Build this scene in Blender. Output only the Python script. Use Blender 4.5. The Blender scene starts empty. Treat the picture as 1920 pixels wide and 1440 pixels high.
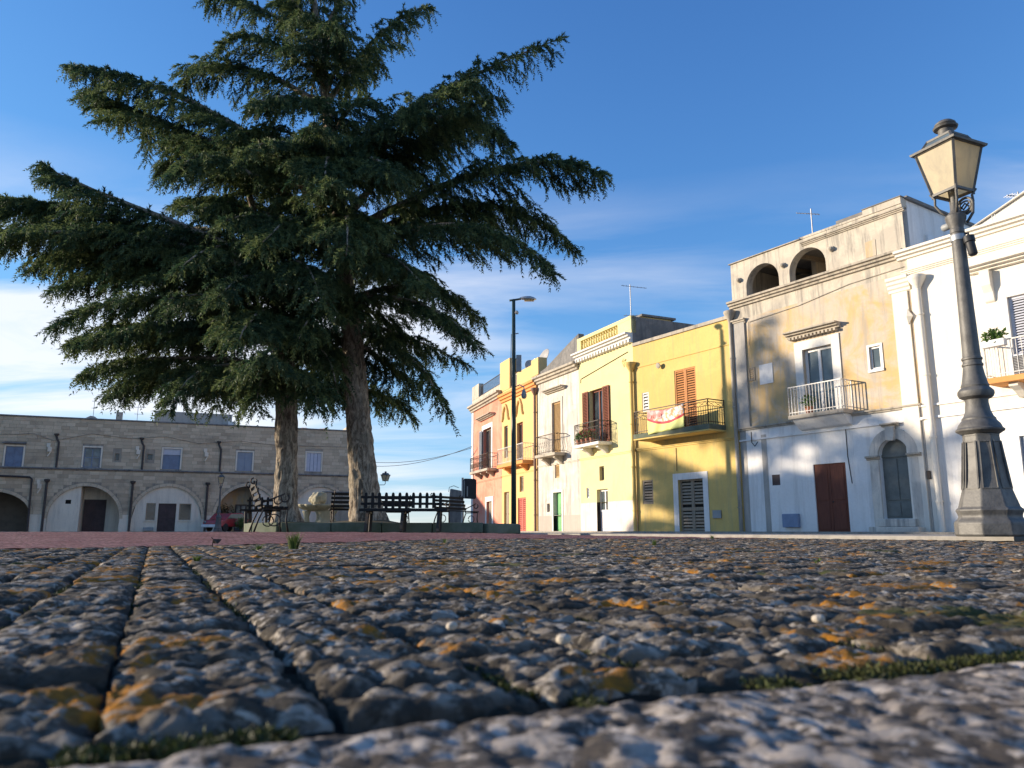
import bpy, bmesh, math, random
import numpy as np
from mathutils import Vector, Matrix
from mathutils.geometry import tessellate_polygon

# ------------------------------------------------------------------ camera, sky, sun, exposure
scene = bpy.context.scene
COL = scene.collection
cam_d = bpy.data.cameras.new('camera'); cam = bpy.data.objects.new('camera', cam_d); COL.objects.link(cam)
cam.location = (0, 0, 0.10)
cam.rotation_euler = (math.radians(90 + 10.76), 0, 0)
cam_d.sensor_width = 36; cam_d.lens = 27.04; cam_d.clip_start = 0.02; cam_d.clip_end = 3000
cam_d.dof.use_dof = True; cam_d.dof.focus_distance = 18.0; cam_d.dof.aperture_fstop = 9.5
scene.camera = cam

SUN_AZ, SUN_EL = math.radians(-80), math.radians(11.5)
SUN_V = Vector((math.sin(SUN_AZ)*math.cos(SUN_EL), math.cos(SUN_AZ)*math.cos(SUN_EL), math.sin(SUN_EL)))
sd = bpy.data.lights.new('sun', 'SUN'); sun = bpy.data.objects.new('sun', sd); COL.objects.link(sun)
sd.energy = 2.0; sd.angle = math.radians(0.6); sd.color = (1.0, 0.86, 0.67)
sun.rotation_euler = SUN_V.to_track_quat('Z', 'Y').to_euler()
sun.location = (-40, 10, 30)

world = bpy.data.worlds.new('World'); scene.world = world; world.use_nodes = True
def build_world():
    nt = world.node_tree; N = nt.nodes; L = nt.links; N.clear()
    out = N.new('ShaderNodeOutputWorld'); bg = N.new('ShaderNodeBackground'); bg.inputs[1].default_value = 0.15
    sky = N.new('ShaderNodeTexSky'); sky.sky_type = 'NISHITA'; sky.sun_disc = False
    sky.sun_elevation = SUN_EL; sky.sun_rotation = SUN_AZ; sky.altitude = 100
    sky.air_density = 1.0; sky.dust_density = 0.0; sky.ozone_density = 4.0
    hs = N.new('ShaderNodeHueSaturation'); hs.inputs['Saturation'].default_value = 1.0; hs.inputs['Value'].default_value = 1.0
    def vmath(op, a, b):
        m = N.new('ShaderNodeVectorMath'); m.operation = op
        for i, v in enumerate((a, b)):
            if isinstance(v, tuple): m.inputs[i].default_value = v
            else: L.new(v, m.inputs[i])
        return m.outputs[0]
    gm = N.new('ShaderNodeGamma'); gm.inputs[1].default_value = 1.3; L.new(sky.outputs[0], gm.inputs[0])
    up = vmath('MULTIPLY', gm.outputs[0], (.64, .64, .64))
    den_ = vmath('ADD', vmath('MULTIPLY', up, (.35, .35, .35)), (1, 1, 1))
    L.new(vmath('MULTIPLY', vmath('DIVIDE', up, den_), (.66, .79, 1.0)), hs.inputs['Color'])
    tc = N.new('ShaderNodeTexCoord'); sep = N.new('ShaderNodeSeparateXYZ'); L.new(tc.outputs['Generated'], sep.inputs[0])
    def math_(op, a, b=None):
        m = N.new('ShaderNodeMath'); m.operation = op
        for i, v in enumerate((a, b)):
            if v is None: continue
            if isinstance(v, (int, float)): m.inputs[i].default_value = v
            else: L.new(v, m.inputs[i])
        return m.outputs[0]
    def ramp(v, stops):
        r = N.new('ShaderNodeValToRGB'); L.new(v, r.inputs[0]); e = r.color_ramp.elements
        while len(e) < len(stops): e.new(0.5)
        for i, (p, c) in enumerate(stops): e[i].position = p; e[i].color = (c, c, c, 1)
        return r.outputs[0]
    z = math_('MAXIMUM', sep.outputs[2], 0.0)
    den = math_('ADD', z, 0.16)
    px = math_('DIVIDE', sep.outputs[0], den); py = math_('DIVIDE', sep.outputs[1], den)
    cmb = N.new('ShaderNodeCombineXYZ'); L.new(px, cmb.inputs[0]); L.new(py, cmb.inputs[1]); cmb.inputs[2].default_value = 5.2
    mp = N.new('ShaderNodeMapping'); mp.inputs['Rotation'].default_value = (0, 0, 0.22); mp.inputs['Scale'].default_value = (0.42, 1.5, 1)
    L.new(cmb.outputs[0], mp.inputs[0])
    n1 = N.new('ShaderNodeTexNoise'); n1.inputs['Scale'].default_value = 1.0; n1.inputs['Detail'].default_value = 9; n1.inputs['Roughness'].default_value = 0.58; n1.inputs['Distortion'].default_value = 0.5
    L.new(mp.outputs[0], n1.inputs['Vector'])
    n2 = N.new('ShaderNodeTexNoise'); n2.inputs['Scale'].default_value = 0.45; n2.inputs['Detail'].default_value = 3
    L.new(cmb.outputs[0], n2.inputs['Vector'])
    m1 = ramp(n1.outputs[0], [(0.42, 0), (0.60, 1)])
    m2 = ramp(n2.outputs[0], [(0.35, 0), (0.52, 1)])
    el = ramp(z, [(0.0, 1.0), (0.28, 0.95), (0.43, 0.0)])
    cov = math_('MULTIPLY', math_('MULTIPLY', m1, m2), el)
    cov = math_('MULTIPLY', cov, 0.74)
    cc = N.new('ShaderNodeMix'); cc.data_type = 'RGBA'; L.new(cov, cc.inputs[0]); L.new(hs.outputs[0], cc.inputs[6])
    cc.inputs[7].default_value = (2.05, 1.98, 1.98, 1)
    L.new(cc.outputs[2], bg.inputs[0]); L.new(bg.outputs[0], out.inputs[0])
build_world()
vs = scene.view_settings; vs.view_transform = 'Standard'; vs.look = 'None'; vs.exposure = 1.95; vs.gamma = 1.0; vs.use_curve_mapping = False
scene.render.engine = 'CYCLES'
scene.render.resolution_x = 1024; scene.render.resolution_y = 768

rng = np.random.default_rng(7); random.seed(7)

# ------------------------------------------------------------------ helpers
def tag(o, label=None, cat=None, group=None, kind=None):
    if label: o['label'] = label
    if cat: o['category'] = cat
    if group: o['group'] = group
    if kind: o['kind'] = kind
    return o

def empty(name, loc=(0, 0, 0), rz=0.0):
    o = bpy.data.objects.new(name, None); COL.objects.link(o); o.location = loc; o.rotation_euler = (0, 0, rz); o.empty_display_size = 0.3
    return o

class MB:
    def __init__(s): s.v = []; s.f = []
    def add(s, vs, fs):
        b = len(s.v); s.v += [tuple(p) for p in vs]; s.f += [tuple(i+b for i in f) for f in fs]; return s
    def box(s, x0, x1, y0, y1, z0, z1):
        vs = [(x, y, z) for z in (z0, z1) for y in (y0, y1) for x in (x0, x1)]
        return s.add(vs, [(0,2,3,1),(4,5,7,6),(0,1,5,4),(2,6,7,3),(0,4,6,2),(1,3,7,5)])
    def bar(s, p, q, w, h=None):
        h = h or w; p = Vector(p); q = Vector(q); d = (q-p).normalized()
        u = d.cross(Vector((0,0,1)))
        if u.length < 1e-3: u = Vector((1,0,0))
        u.normalize(); v = u.cross(d)
        vs = [c+u*(a*w/2)+v*(b*h/2) for c in (p, q) for a, b in ((-1,-1),(1,-1),(1,1),(-1,1))]
        return s.add(vs, [(0,1,2,3),(7,6,5,4),(0,4,5,1),(1,5,6,2),(2,6,7,3),(3,7,4,0)])
    def tube(s, pts, rad, n=8, cap=True):
        pts = [Vector(p) for p in pts]; m = len(pts)
        if not hasattr(rad, '__len__'): rad = [rad]*m
        vs = []; prev = None
        for i, p in enumerate(pts):
            d = (pts[min(i+1, m-1)]-pts[max(i-1, 0)]).normalized()
            if prev is None:
                u = d.cross(Vector((0,0,1)))
                if u.length < 1e-3: u = Vector((1,0,0))
            else: u = prev-d*prev.dot(d)
            u.normalize(); prev = u; w = d.cross(u)
            for k in range(n):
                a = 2*math.pi*k/n; vs.append(p+(u*math.cos(a)+w*math.sin(a))*rad[i])
        fs = [(i*n+k, i*n+(k+1)%n, (i+1)*n+(k+1)%n, (i+1)*n+k) for i in range(m-1) for k in range(n)]
        if cap: fs += [tuple(range(n))[::-1], tuple(range((m-1)*n, m*n))]
        return s.add(vs, fs)
    def lathe(s, prof, n=20, c=(0,0,0), ax=None, sq=False):
        vs = []
        for r, z in prof:
            for k in range(n):
                a = 2*math.pi*(k+.5)/n
                vs.append((c[0]+r*math.cos(a), c[1]+r*math.sin(a), c[2]+z))
        m = len(prof)
        fs = [(i*n+k, i*n+(k+1)%n, (i+1)*n+(k+1)%n, (i+1)*n+k) for i in range(m-1) for k in range(n)]
        fs += [tuple(range(n))[::-1], tuple(range((m-1)*n, m*n))]
        return s.add(vs, fs)
    def prism(s, poly, y0, y1):          # poly in (x,z), extruded along y
        n = len(poly); vs = [(x, y0, z) for x, z in poly]+[(x, y1, z) for x, z in poly]
        return s.add(vs, [tuple(range(n)), tuple(range(n, 2*n))[::-1]]+[(i, i+n, (i+1)%n+n, (i+1)%n) for i in range(n)])
    def profx(s, prof, x0, x1):          # moulding: profile in (y,z), swept along x
        n = len(prof); vs = [(x0, y, z) for y, z in prof]+[(x1, y, z) for y, z in prof]
        return s.add(vs, [tuple(range(n))[::-1], tuple(range(n, 2*n))]+[(i, (i+1)%n, (i+1)%n+n, i+n) for i in range(n)])
    def panel(s, outer, holes, y, depth=0.25):   # front sheet with holes and their reveals
        loops = [[Vector((x, 0, z)) for x, z in outer]]+[[Vector((x, 0, z)) for x, z in h] for h in holes]
        flat = [p for l in loops for p in l]
        s.add([(p.x, y, p.z) for p in flat], [tuple(t) for t in tessellate_polygon([[Vector((p.x, p.z, 0)) for p in l] for l in loops])])
        for h in holes:
            n = len(h); s.add([(x, y, z) for x, z in h]+[(x, y+depth, z) for x, z in h], [(i, (i+1)%n, (i+1)%n+n, i+n) for i in range(n)])
        return s
    def build(s, name, mat, parent=None, smooth=False, loc=None, rot=None, auto=None):
        me = bpy.data.meshes.new(name); me.from_pydata(s.v, [], s.f); me.update()
        if smooth: me.polygons.foreach_set('use_smooth', [True]*len(me.polygons))
        if auto:
            me.polygons.foreach_set('use_smooth', [True]*len(me.polygons)); me.set_sharp_from_angle(angle=auto)
        o = bpy.data.objects.new(name, me); COL.objects.link(o)
        if mat: me.materials.append(mat)
        if parent: o.parent = parent
        if loc: o.location = loc
        if rot: o.rotation_euler = rot
        return o
def bevel(o, w=0.01, seg=2):
    m = o.modifiers.new('bevel', 'BEVEL'); m.width = w; m.segments = seg; m.limit_method = 'ANGLE'; return o
def rect(x0, x1, z0, z1): return [(x0, z0), (x1, z0), (x1, z1), (x0, z1)]
def arch(x0, x1, z0, zs, zt, n=18):
    cx = (x0+x1)/2; r = (x1-x0)/2
    return [(x0, z0), (x1, z0)]+[(cx+r*math.cos(math.pi*i/n), zs+(zt-zs)*math.sin(math.pi*i/n)) for i in range(n+1)]
def copy_tree(o, parent=None):
    c = o.copy(); COL.objects.link(c)
    if parent: c.parent = parent
    for ch in list(o.children): copy_tree(ch, c)
    return c
def mesh_np(name, V, Fc, mat, parent=None, smooth=False, attr=None):
    me = bpy.data.meshes.new(name); V = np.asarray(V, dtype=np.float32); Fc = np.asarray(Fc, dtype=np.int32); k = Fc.shape[1]
    me.vertices.add(len(V)); me.vertices.foreach_set('co', V.ravel()); me.loops.add(Fc.size); me.loops.foreach_set('vertex_index', Fc.ravel())
    me.polygons.add(len(Fc)); me.polygons.foreach_set('loop_start', np.arange(0, Fc.size, k, dtype=np.int32))
    me.polygons.foreach_set('loop_total', np.full(len(Fc), k, dtype=np.int32))
    if smooth: me.polygons.foreach_set('use_smooth', np.ones(len(Fc), dtype=bool))
    if attr is not None:
        a = me.attributes.new('tint', 'FLOAT', 'POINT'); a.data.foreach_set('value', np.asarray(attr, dtype=np.float32))
    me.update(calc_edges=True); me.validate()
    if mat: me.materials.append(mat)
    o = bpy.data.objects.new(name, me); COL.objects.link(o)
    if parent: o.parent = parent
    return o
def unit(v): return v/np.maximum(np.linalg.norm(v, axis=-1, keepdims=True), 1e-6)
# lattice noise in numpy (smooth value noise, -1..1)
def vnoise(x, y, z=0.0, seed=0):
    x = np.asarray(x, float); y = np.asarray(y, float); z = np.asarray(z, float)+np.zeros_like(x)
    xi, yi, zi = np.floor(x), np.floor(y), np.floor(z); fx, fy, fz = x-xi, y-yi, z-zi
    def h(a, b, c):
        n = (a.astype(np.int64)*374761393+b.astype(np.int64)*668265263+c.astype(np.int64)*2147483647+seed*974711) & 0x7fffffff
        n = ((n ^ (n >> 13))*1274126177) & 0x7fffffff; n = (n ^ (n >> 16)) & 0xffff
        return n/32767.5-1.0
    s = lambda t: t*t*t*(t*(t*6-15)+10)
    ux, uy, uz = s(fx), s(fy), s(fz); r = 0
    for dx, wx in ((0, 1-ux), (1, ux)):
        for dy, wy in ((0, 1-uy), (1, uy)):
            for dz, wz in ((0, 1-uz), (1, uz)): r = r+h(xi+dx, yi+dy, zi+dz)*wx*wy*wz
    return r
def fbm(x, y, z=0.0, seed=0, o=3):
    r = 0; a = 1.0; f = 1.0
    for i in range(o): r = r+a*vnoise(x*f, y*f, z*f, seed+i*17); a *= .5; f *= 2.03
    return r/1.75

# ------------------------------------------------------------------ materials
MATS = {}
class NT:
    def __init__(s, name):
        s.m = bpy.data.materials.new(name); s.m.use_nodes = True; s.t = s.m.node_tree; s.n = s.t.nodes; s.l = s.t.links
        s.b = s.n['Principled BSDF']; s._c = {}
    def put(s, inp, v):
        if hasattr(v, 'is_linked') or hasattr(v, 'links'): s.l.new(v, inp)
        else: inp.default_value = v
    def coord(s, kind='Object', scale=(1, 1, 1), rot=(0, 0, 0)):
        if kind == 'World': o = s.n.new('ShaderNodeNewGeometry').outputs['Position']
        else: o = s.n.new('ShaderNodeTexCoord').outputs[kind]
        mp = s.n.new('ShaderNodeMapping'); mp.inputs['Scale'].default_value = scale; mp.inputs['Rotation'].default_value = rot
        s.l.new(o, mp.inputs[0]); return mp.outputs[0]
    def noise(s, vec, scale, detail=4, rough=.55, dist=0):
        n = s.n.new('ShaderNodeTexNoise'); n.inputs['Scale'].default_value = scale; n.inputs['Detail'].default_value = detail
        n.inputs['Roughness'].default_value = rough; n.inputs['Distortion'].default_value = dist; s.l.new(vec, n.inputs['Vector']); return n.outputs[0]
    def ramp(s, v, lo, hi, a=0.0, b=1.0):
        r = s.n.new('ShaderNodeMapRange'); r.interpolation_type = 'SMOOTHSTEP'; s.l.new(v, r.inputs[0])
        r.inputs[1].default_value = lo; r.inputs[2].default_value = hi; r.inputs[3].default_value = a; r.inputs[4].default_value = b; return r.outputs[0]
    def mix(s, f, a, b, mode='MIX'):
        m = s.n.new('ShaderNodeMix'); m.data_type = 'RGBA'; m.blend_type = mode
        s.put(m.inputs[0], f); s.put(m.inputs[6], c4(a)); s.put(m.inputs[7], c4(b)); return m.outputs[2]
    def math(s, op, a, b):
        m = s.n.new('ShaderNodeMath'); m.operation = op; s.put(m.inputs[0], a); s.put(m.inputs[1], b); return m.outputs[0]
    def bump(s, h, strength=.3, dist=.02):
        b = s.n.new('ShaderNodeBump'); b.inputs['Strength'].default_value = strength; b.inputs['Distance'].default_value = dist
        s.l.new(h, b.inputs['Height']); s.l.new(b.outputs[0], s.b.inputs['Normal'])
    def done(s, col, rough=.85, spec=.3, metal=0.0):
        s.put(s.b.inputs['Base Color'], c4(col)); s.put(s.b.inputs['Roughness'], rough); s.b.inputs['Specular IOR Level'].default_value = spec; s.b.inputs['Metallic'].default_value = metal
        return s.m
def c4(v): return (*v, 1.0) if isinstance(v, tuple) and len(v) == 3 else v

def plaster(name, c1, c2, c3, a2=.6, a3=.35, grain=.25, big=.5):
    t = NT(name); v = t.coord()
    f1 = t.ramp(t.noise(v, big, 7, .68, .8), .40, .60)
    f2 = t.ramp(t.noise(t.coord(scale=(2.4, 2.4, .22)), 1.5, 8, .72, .3), .47, .66, 0, a3)
    f3 = t.noise(v, 9, 6, .7)
    col = t.mix(t.math('MULTIPLY', f1, a2), c1, c2)
    col = t.mix(f2, col, c3)
    col = t.mix(t.ramp(f3, .3, .8, 0, .22), col, tuple(x*.62 for x in c1))
    t.bump(t.noise(v, 38, 5, .7), grain, .012)
    return t.done(col, .92, .15)
def simple(name, c1, c2=None, scale=6, rough=.6, spec=.4, metal=0.0, bump=.15, bscale=60):
    t = NT(name); v = t.coord(); c2 = c2 or tuple(x*.6 for x in c1)
    col = t.mix(t.ramp(t.noise(v, scale, 5, .65), .36, .7), c1, c2)
    if bump: t.bump(t.noise(v, bscale, 4, .6), bump, .006)
    return t.done(col, rough, spec, metal)
def wood(name, c1, c2, axis=(8, 8, .7), rough=.7):
    t = NT(name); v = t.coord(scale=axis); n = t.noise(v, 3.2, 6, .65, .4)
    t.bump(n, .25, .006); return t.done(t.mix(t.ramp(n, .35, .68), c1, c2), rough, .3)
def glass(name, c=(.02, .026, .032)):
    t = NT(name); return t.done(t.mix(t.ramp(t.noise(t.coord(), 1.4, 2), .4, .7), c, tuple(x*2.2 for x in c)), .08, .6)

M = MATS
M['yellow'] = plaster('yellow_plaster', (.74, .535, .19), (.66, .46, .16), (.48, .39, .21), .8, .5)
M['pale_yellow'] = plaster('pale_yellow_plaster', (.80, .69, .35), (.74, .62, .30), (.64, .55, .36), .7, .4)
M['orange'] = plaster('apricot_plaster', (.78, .53, .23), (.72, .47, .2), (.56, .42, .25), .7, .4)
M['orange_trim'] = plaster('apricot_trim', (.74, .36, .13), (.66, .30, .10), (.5, .32, .2), .6, .3)
M['red'] = plaster('red_plaster', (.70, .25, .17), (.74, .38, .27), (.72, .48, .33), .7, .4, big=.8)
M['cream'] = plaster('cream_plaster', (.84, .78, .68), (.79, .73, .62), (.64, .58, .49), .6, .35)
M['white'] = plaster('whitewash', (.88, .85, .81), (.82, .78, .73), (.58, .54, .49), .6, .45)
M['white_dado'] = plaster('stained_whitewash', (.78, .66, .55), (.80, .74, .66), (.70, .50, .36), .8, .35, big=1.1)
M['grey_dado'] = plaster('grey_dado', (.46, .40, .34), (.52, .46, .40), (.35, .3, .26), .6, .3)
M['trim_white'] = plaster('white_trim', (.80, .77, .71), (.74, .70, .64), (.5, .46, .4), .5, .3)
M['old_white'] = plaster('weathered_white_stone', (.74, .67, .57), (.58, .52, .45), (.27, .245, .225), .9, .8, .4, 1.0)
M['ochre'] = plaster('peeling_ochre', (.56, .48, .385), (.62, .42, .19), (.38, .34, .295), 1.0, .75, .5, .55)
M['grey_plaster'] = plaster('bare_grey_plaster', (.42, .39, .35), (.5, .46, .41), (.26, .24, .22), .8, .5, .4, .8)
M['loggia'] = plaster('loggia_stone', (.62, .55, .44), (.50, .44, .36), (.22, .20, .18), .9, .8, .6, 1.3)
M['rubble'] = plaster('dark_grey_rubble', (.20, .19, .18), (.28, .26, .24), (.10, .10, .10), .9, .7, .9, 1.6)
M['mould'] = plaster('stone_moulding', (.52, .45, .36), (.42, .37, .3), (.16, .15, .13), .8, .7, .5, 1.4)
M['mortar'] = plaster('old_mortar', (.42, .35, .27), (.34, .29, .23), (.12, .11, .10), .8, .6, .6, .8)
M['cream_old'] = plaster('old_cream_plaster', (.86, .75, .60), (.78, .68, .55), (.52, .44, .35), .8, .5, .3, .6)
M['roof_tile'] = simple('terracotta', (.42, .24, .15), (.26, .17, .12), 5, .85, .2)
M['roof_flat'] = simple('roof_felt', (.18, .17, .16), (.26, .24, .22), 1.5, .9, .2)
M['brown_paint'] = wood('brown_painted_wood', (.17, .055, .032), (.12, .04, .026))
M['brown_shutter'] = wood('red_brown_shutter', (.24, .075, .04), (.17, .05, .03))
M['orange_shutter'] = wood('orange_wood_shutter', (.55, .24, .08), (.44, .18, .06))
M['tan_shutter'] = wood('tan_blind', (.55, .36, .17), (.48, .31, .15))
M['grey_wood'] = wood('weathered_louvre', (.36, .29, .21), (.25, .20, .15))
M['grey_metal'] = simple('grey_shutter_paint', (.30, .33, .38), (.25, .28, .32), 2, .6)
M['bluegrey_metal'] = simple('blue_grey_paint', (.20, .25, .34), (.16, .19, .26), 2, .55)
M['white_paint'] = simple('white_paint', (.78, .77, .75), (.68, .66, .63), 3, .5)
M['grey_white'] = simple('grey_white_paint', (.55, .56, .62), (.48, .49, .55), 3, .55)
M['green_door'] = simple('green_paint', (.16, .42, .16), (.12, .32, .12), 3, .5)
M['red_shutter'] = simple('coral_paint', (.66, .16, .11), (.56, .12, .09), 3, .55)
M['grey_green'] = simple('dark_grey_green_paint', (.17, .18, .165), (.12, .13, .12), 3, .5)
M['dark_door'] = simple('dark_stained_door', (.075, .045, .045), (.05, .032, .03), 3, .6)
M['iron'] = simple('wrought_iron', (.035, .032, .032), (.07, .045, .03), 14, .6, .4, .3)
M['rust_iron'] = simple('rusty_iron', (.10, .06, .04), (.05, .035, .03), 14, .75, .3, .2)
M['white_iron'] = simple('white_painted_iron', (.74, .72, .68), (.5, .45, .4), 14, .5)
M['black'] = simple('dark_opening', (.02, .018, .016), (.03, .026, .022), 4, .9, .1)
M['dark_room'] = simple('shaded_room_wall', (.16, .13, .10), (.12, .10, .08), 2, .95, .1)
M['glass'] = glass('window_glass'); M['glass_blue'] = glass('pale_window_glass', (.07, .09, .10))
M['lamp_iron'] = simple('painted_cast_iron', (.15, .143, .132), (.095, .09, .085), 9, .55, .4, .15, .5, 45)
M['pipe_dark'] = simple('dark_downpipe', (.045, .038, .038), (.08, .06, .05), 6, .6)
M['pipe_brown'] = simple('brown_downpipe', (.24, .13, .09), (.18, .1, .07), 6, .6)
M['concrete'] = simple('concrete', (.36, .33, .29), (.26, .24, .21), 5, .92, .2, 0, .5, 40)
M['concrete_dark'] = simple('mossy_concrete', (.17, .18, .14), (.11, .13, .085), 3, .95, .15, 0, .5, 40)
M['asphalt'] = simple('asphalt', (.07, .068, .066), (.05, .05, .05), 3, .9, .2, 0, .6, 120)
M['plastic_grey'] = simple('grey_plastic', (.32, .33, .33), (.26, .27, .27), 3, .5)
M['board_dark'] = simple('dark_board', (.03, .03, .034), (.02, .02, .022), 3, .55)
M['galv'] = simple('galvanised_steel', (.42, .43, .44), (.32, .33, .34), 5, .45, .5, .6)
M['pole_green'] = simple('dark_green_paint', (.022, .045, .042), (.03, .05, .042), 3, .45)
M['aluminium'] = simple('antenna_metal', (.36, .35, .34), (.25, .24, .24), 5, .5, .5, .5)
M['dish'] = simple('grey_dish', (.40, .38, .36), (.34, .32, .30), 3, .5)
M['bench'] = wood('dark_bench_wood', (.022, .019, .018), (.014, .012, .012), (.8, 9, 9))
M['statue'] = plaster('carved_stone', (.56, .50, .36), (.46, .40, .28), (.2, .18, .13), .8, .6, .9, 3.0)
M['blue_box'] = simple('blue_grey_box', (.22, .28, .40), (.18, .23, .33), 3, .6)
M['terracotta'] = simple('flower_pot_clay', (.42, .17, .10), (.32, .13, .08), 6, .8)
M['tyre'] = simple('rubber', (.02, .02, .02), (.03, .03, .03), 6, .8)
M['car_red'] = simple('dull_red_car_paint', (.35, .03, .04), (.28, .025, .03), 2, .25, .5, 0, 0)
M['car_white'] = simple('white_car_paint', (.7, .7, .7), (.6, .6, .6), 2, .3, .5, 0, 0)
M['cone'] = simple('brown_dry_leaf', (.035, .025, .02), (.06, .035, .02), 30, .8)
def m_leaf(name, c1, c2, c3, tr=.25):
    t = NT(name); a = t.n.new('ShaderNodeAttribute'); a.attribute_name = 'tint'
    v = t.coord(); n = t.noise(v, .9, 3)
    col = t.mix(t.ramp(a.outputs['Fac'], 0, 1), c1, c2); col = t.mix(t.ramp(n, .42, .7, 0, .6), col, c3)
    t.done(col, .62, .25)
    tl = t.n.new('ShaderNodeBsdfTranslucent'); t.l.new(col, tl.inputs[0]); mx = t.n.new('ShaderNodeMixShader'); mx.inputs[0].default_value = tr
    t.l.new(t.b.outputs[0], mx.inputs[1]); t.l.new(tl.outputs[0], mx.inputs[2]); t.l.new(mx.outputs[0], t.n['Material Output'].inputs[0]); return t.m
M['needles'] = m_leaf('cedar_needles', (.038, .076, .034), (.165, .205, .075), (.032, .070, .045), .36)
M['leaves'] = m_leaf('green_leaves', (.07, .14, .03), (.12, .2, .04), (.06, .11, .03))
M['dry_plant'] = m_leaf('dusty_creeper', (.08, .06, .03), (.10, .09, .04), (.06, .05, .03))
M['flowers'] = m_leaf('red_flowers', (.5, .03, .04), (.6, .10, .12), (.45, .02, .05))
M['grass'] = m_leaf('grass_blades', (.07, .12, .025), (.13, .17, .04), (.10, .12, .04))
M['moss'] = m_leaf('moss_cushions', (.028, .032, .012), (.07, .085, .018), (.05, .038, .016), .1)
def m_bark():
    t = NT('cedar_bark'); v = t.coord(scale=(1, 1, .35)); n = t.noise(v, 16, 8, .7, .6); n2 = t.noise(t.coord(), 1.7, 4)
    col = t.mix(t.ramp(n, .36, .66), (.10, .075, .055), (.46, .38, .29)); col = t.mix(t.ramp(n2, .45, .7, 0, .5), col, (.25, .23, .18))
    t.bump(n, .8, .03); return t.done(col, .95, .15)
M['bark'] = m_bark()
def m_blocks():
    t = NT('weathered_ashlar'); a = t.n.new('ShaderNodeAttribute'); a.attribute_name = 'tint'; v = t.coord('World')
    col = t.mix(a.outputs['Fac'], (.50, .385, .265), (.70, .555, .39))
    col = t.mix(t.ramp(t.noise(v, .55, 6, .65, .4), .48, .72, 0, .5), col, (.22, .185, .145))
    col = t.mix(t.ramp(t.noise(v, 5, 6, .7), .52, .8, 0, .35), col, (.14, .125, .105))
    t.bump(t.noise(v, 14, 6, .7), .6, .03); return t.done(col, .95, .15)
M['blocks'] = m_blocks()
def m_stone(name, lo, mid, hi, lichen=True, bs=1.0):
    t = NT(name); v = t.coord('World'); g = t.n.new('ShaderNodeNewGeometry')
    a = t.n.new('ShaderNodeAttribute'); a.attribute_name = 'tint'
    n1 = t.noise(v, 30*bs, 7, .66, .5); n2 = t.noise(v, 95*bs, 4, .65); n3 = t.noise(v, 5.5, 5, .65)
    col = t.mix(t.ramp(n1, .46, .57), lo, mid)
    col = t.mix(t.ramp(t.noise(v, 38*bs, 6, .62, .5), .54, .62, 0, .95), col, hi)
    col = t.mix(t.ramp(n3, .48, .66, 0, .6), col, lo)
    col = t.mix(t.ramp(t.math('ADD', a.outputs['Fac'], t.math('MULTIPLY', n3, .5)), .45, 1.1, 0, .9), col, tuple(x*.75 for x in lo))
    col = t.mix(t.ramp(n2, .55, .70, 0, .7), col, tuple(x*.5 for x in lo))
    if lichen:
        w = t.noise(v, 30, 4, .6)
        big = t.math('ADD', t.noise(v, 5.0, 3, .5), t.math('MULTIPLY', w, .24))
        f = t.ramp(big, .685, .72)
        lc = t.mix(t.ramp(t.noise(v, 70, 6, .7), .35, .65), (.36, .145, .012), (.17, .085, .02))
        lc = t.mix(t.ramp(t.noise(v, 48, 6, .7), .5, .6), lc, mid)
        col = t.mix(f, col, lc)
        big2 = t.math('ADD', t.noise(t.coord('World', rot=(.3, .2, 1.0)), 2.6, 3, .5), t.math('MULTIPLY', w, .2))
        col = t.mix(t.ramp(big2, .745, .78, 0, .8), col, (.05, .058, .014))
    t.bump(t.noise(v, 120*bs, 6, .7), .7, .004)
    return t.done(col, .93, .2)
M['paver'] = m_stone('tooled_limestone_sett', (.056, .046, .034), (.255, .215, .170), (.47, .41, .335))
M['kerb'] = m_stone('kerb_limestone', (.080, .066, .054), (.40, .34, .285), (.54, .47, .40), False, 1.35)
def m_red():
    t = NT('red_porphyry_paving'); v = t.coord('World')
    col = t.mix(t.ramp(t.noise(v, 3, 5, .65), .36, .66), (.26, .105, .105), (.36, .19, .18))
    col = t.mix(t.ramp(t.noise(v, 12, 5, .7), .5, .75, 0, .8), col, (.10, .06, .055))
    br = t.n.new('ShaderNodeTexBrick'); br.inputs['Scale'].default_value = 5; t.l.new(t.coord('World', rot=(0, 0, .43)), br.inputs[0])
    br.inputs['Color1'].default_value = (1, 1, 1, 1); br.inputs['Color2'].default_value = (.8, .8, .8, 1); br.inputs['Mortar'].default_value = (.25, .22, .2, 1); br.inputs['Mortar Size'].default_value = .03
    col = t.mix(.8, col, br.outputs[0], 'MULTIPLY'); t.bump(t.noise(v, 25, 5, .7), .8, .02); return t.done(col, .9, .2)
M['red_paving'] = m_red()
def m_soil(name, a, b, c):
    t = NT(name); v = t.coord('World'); col = t.mix(t.ramp(t.noise(v, 7, 6, .7), .38, .62), a, b); col = t.mix(t.ramp(t.noise(v, 2.2, 5, .6), .52, .66), col, c)
    t.bump(t.noise(v, 60, 6, .75), .9, .01); return t.done(col, .97, .1)
M['soil'] = m_soil('joint_soil', (.025, .021, .016), (.05, .043, .03), (.04, .05, .014))
M['pale_paving'] = m_soil('pale_street_paving', (.34, .31, .27), (.42, .385, .335), (.28, .25, .215))
M['plaza'] = m_soil('far_paving', (.15, .14, .125), (.24, .225, .20), (.11, .10, .085))
M['mound'] = m_soil('mound_soil', (.12, .10, .07), (.17, .145, .10), (.08, .10, .035))

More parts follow.
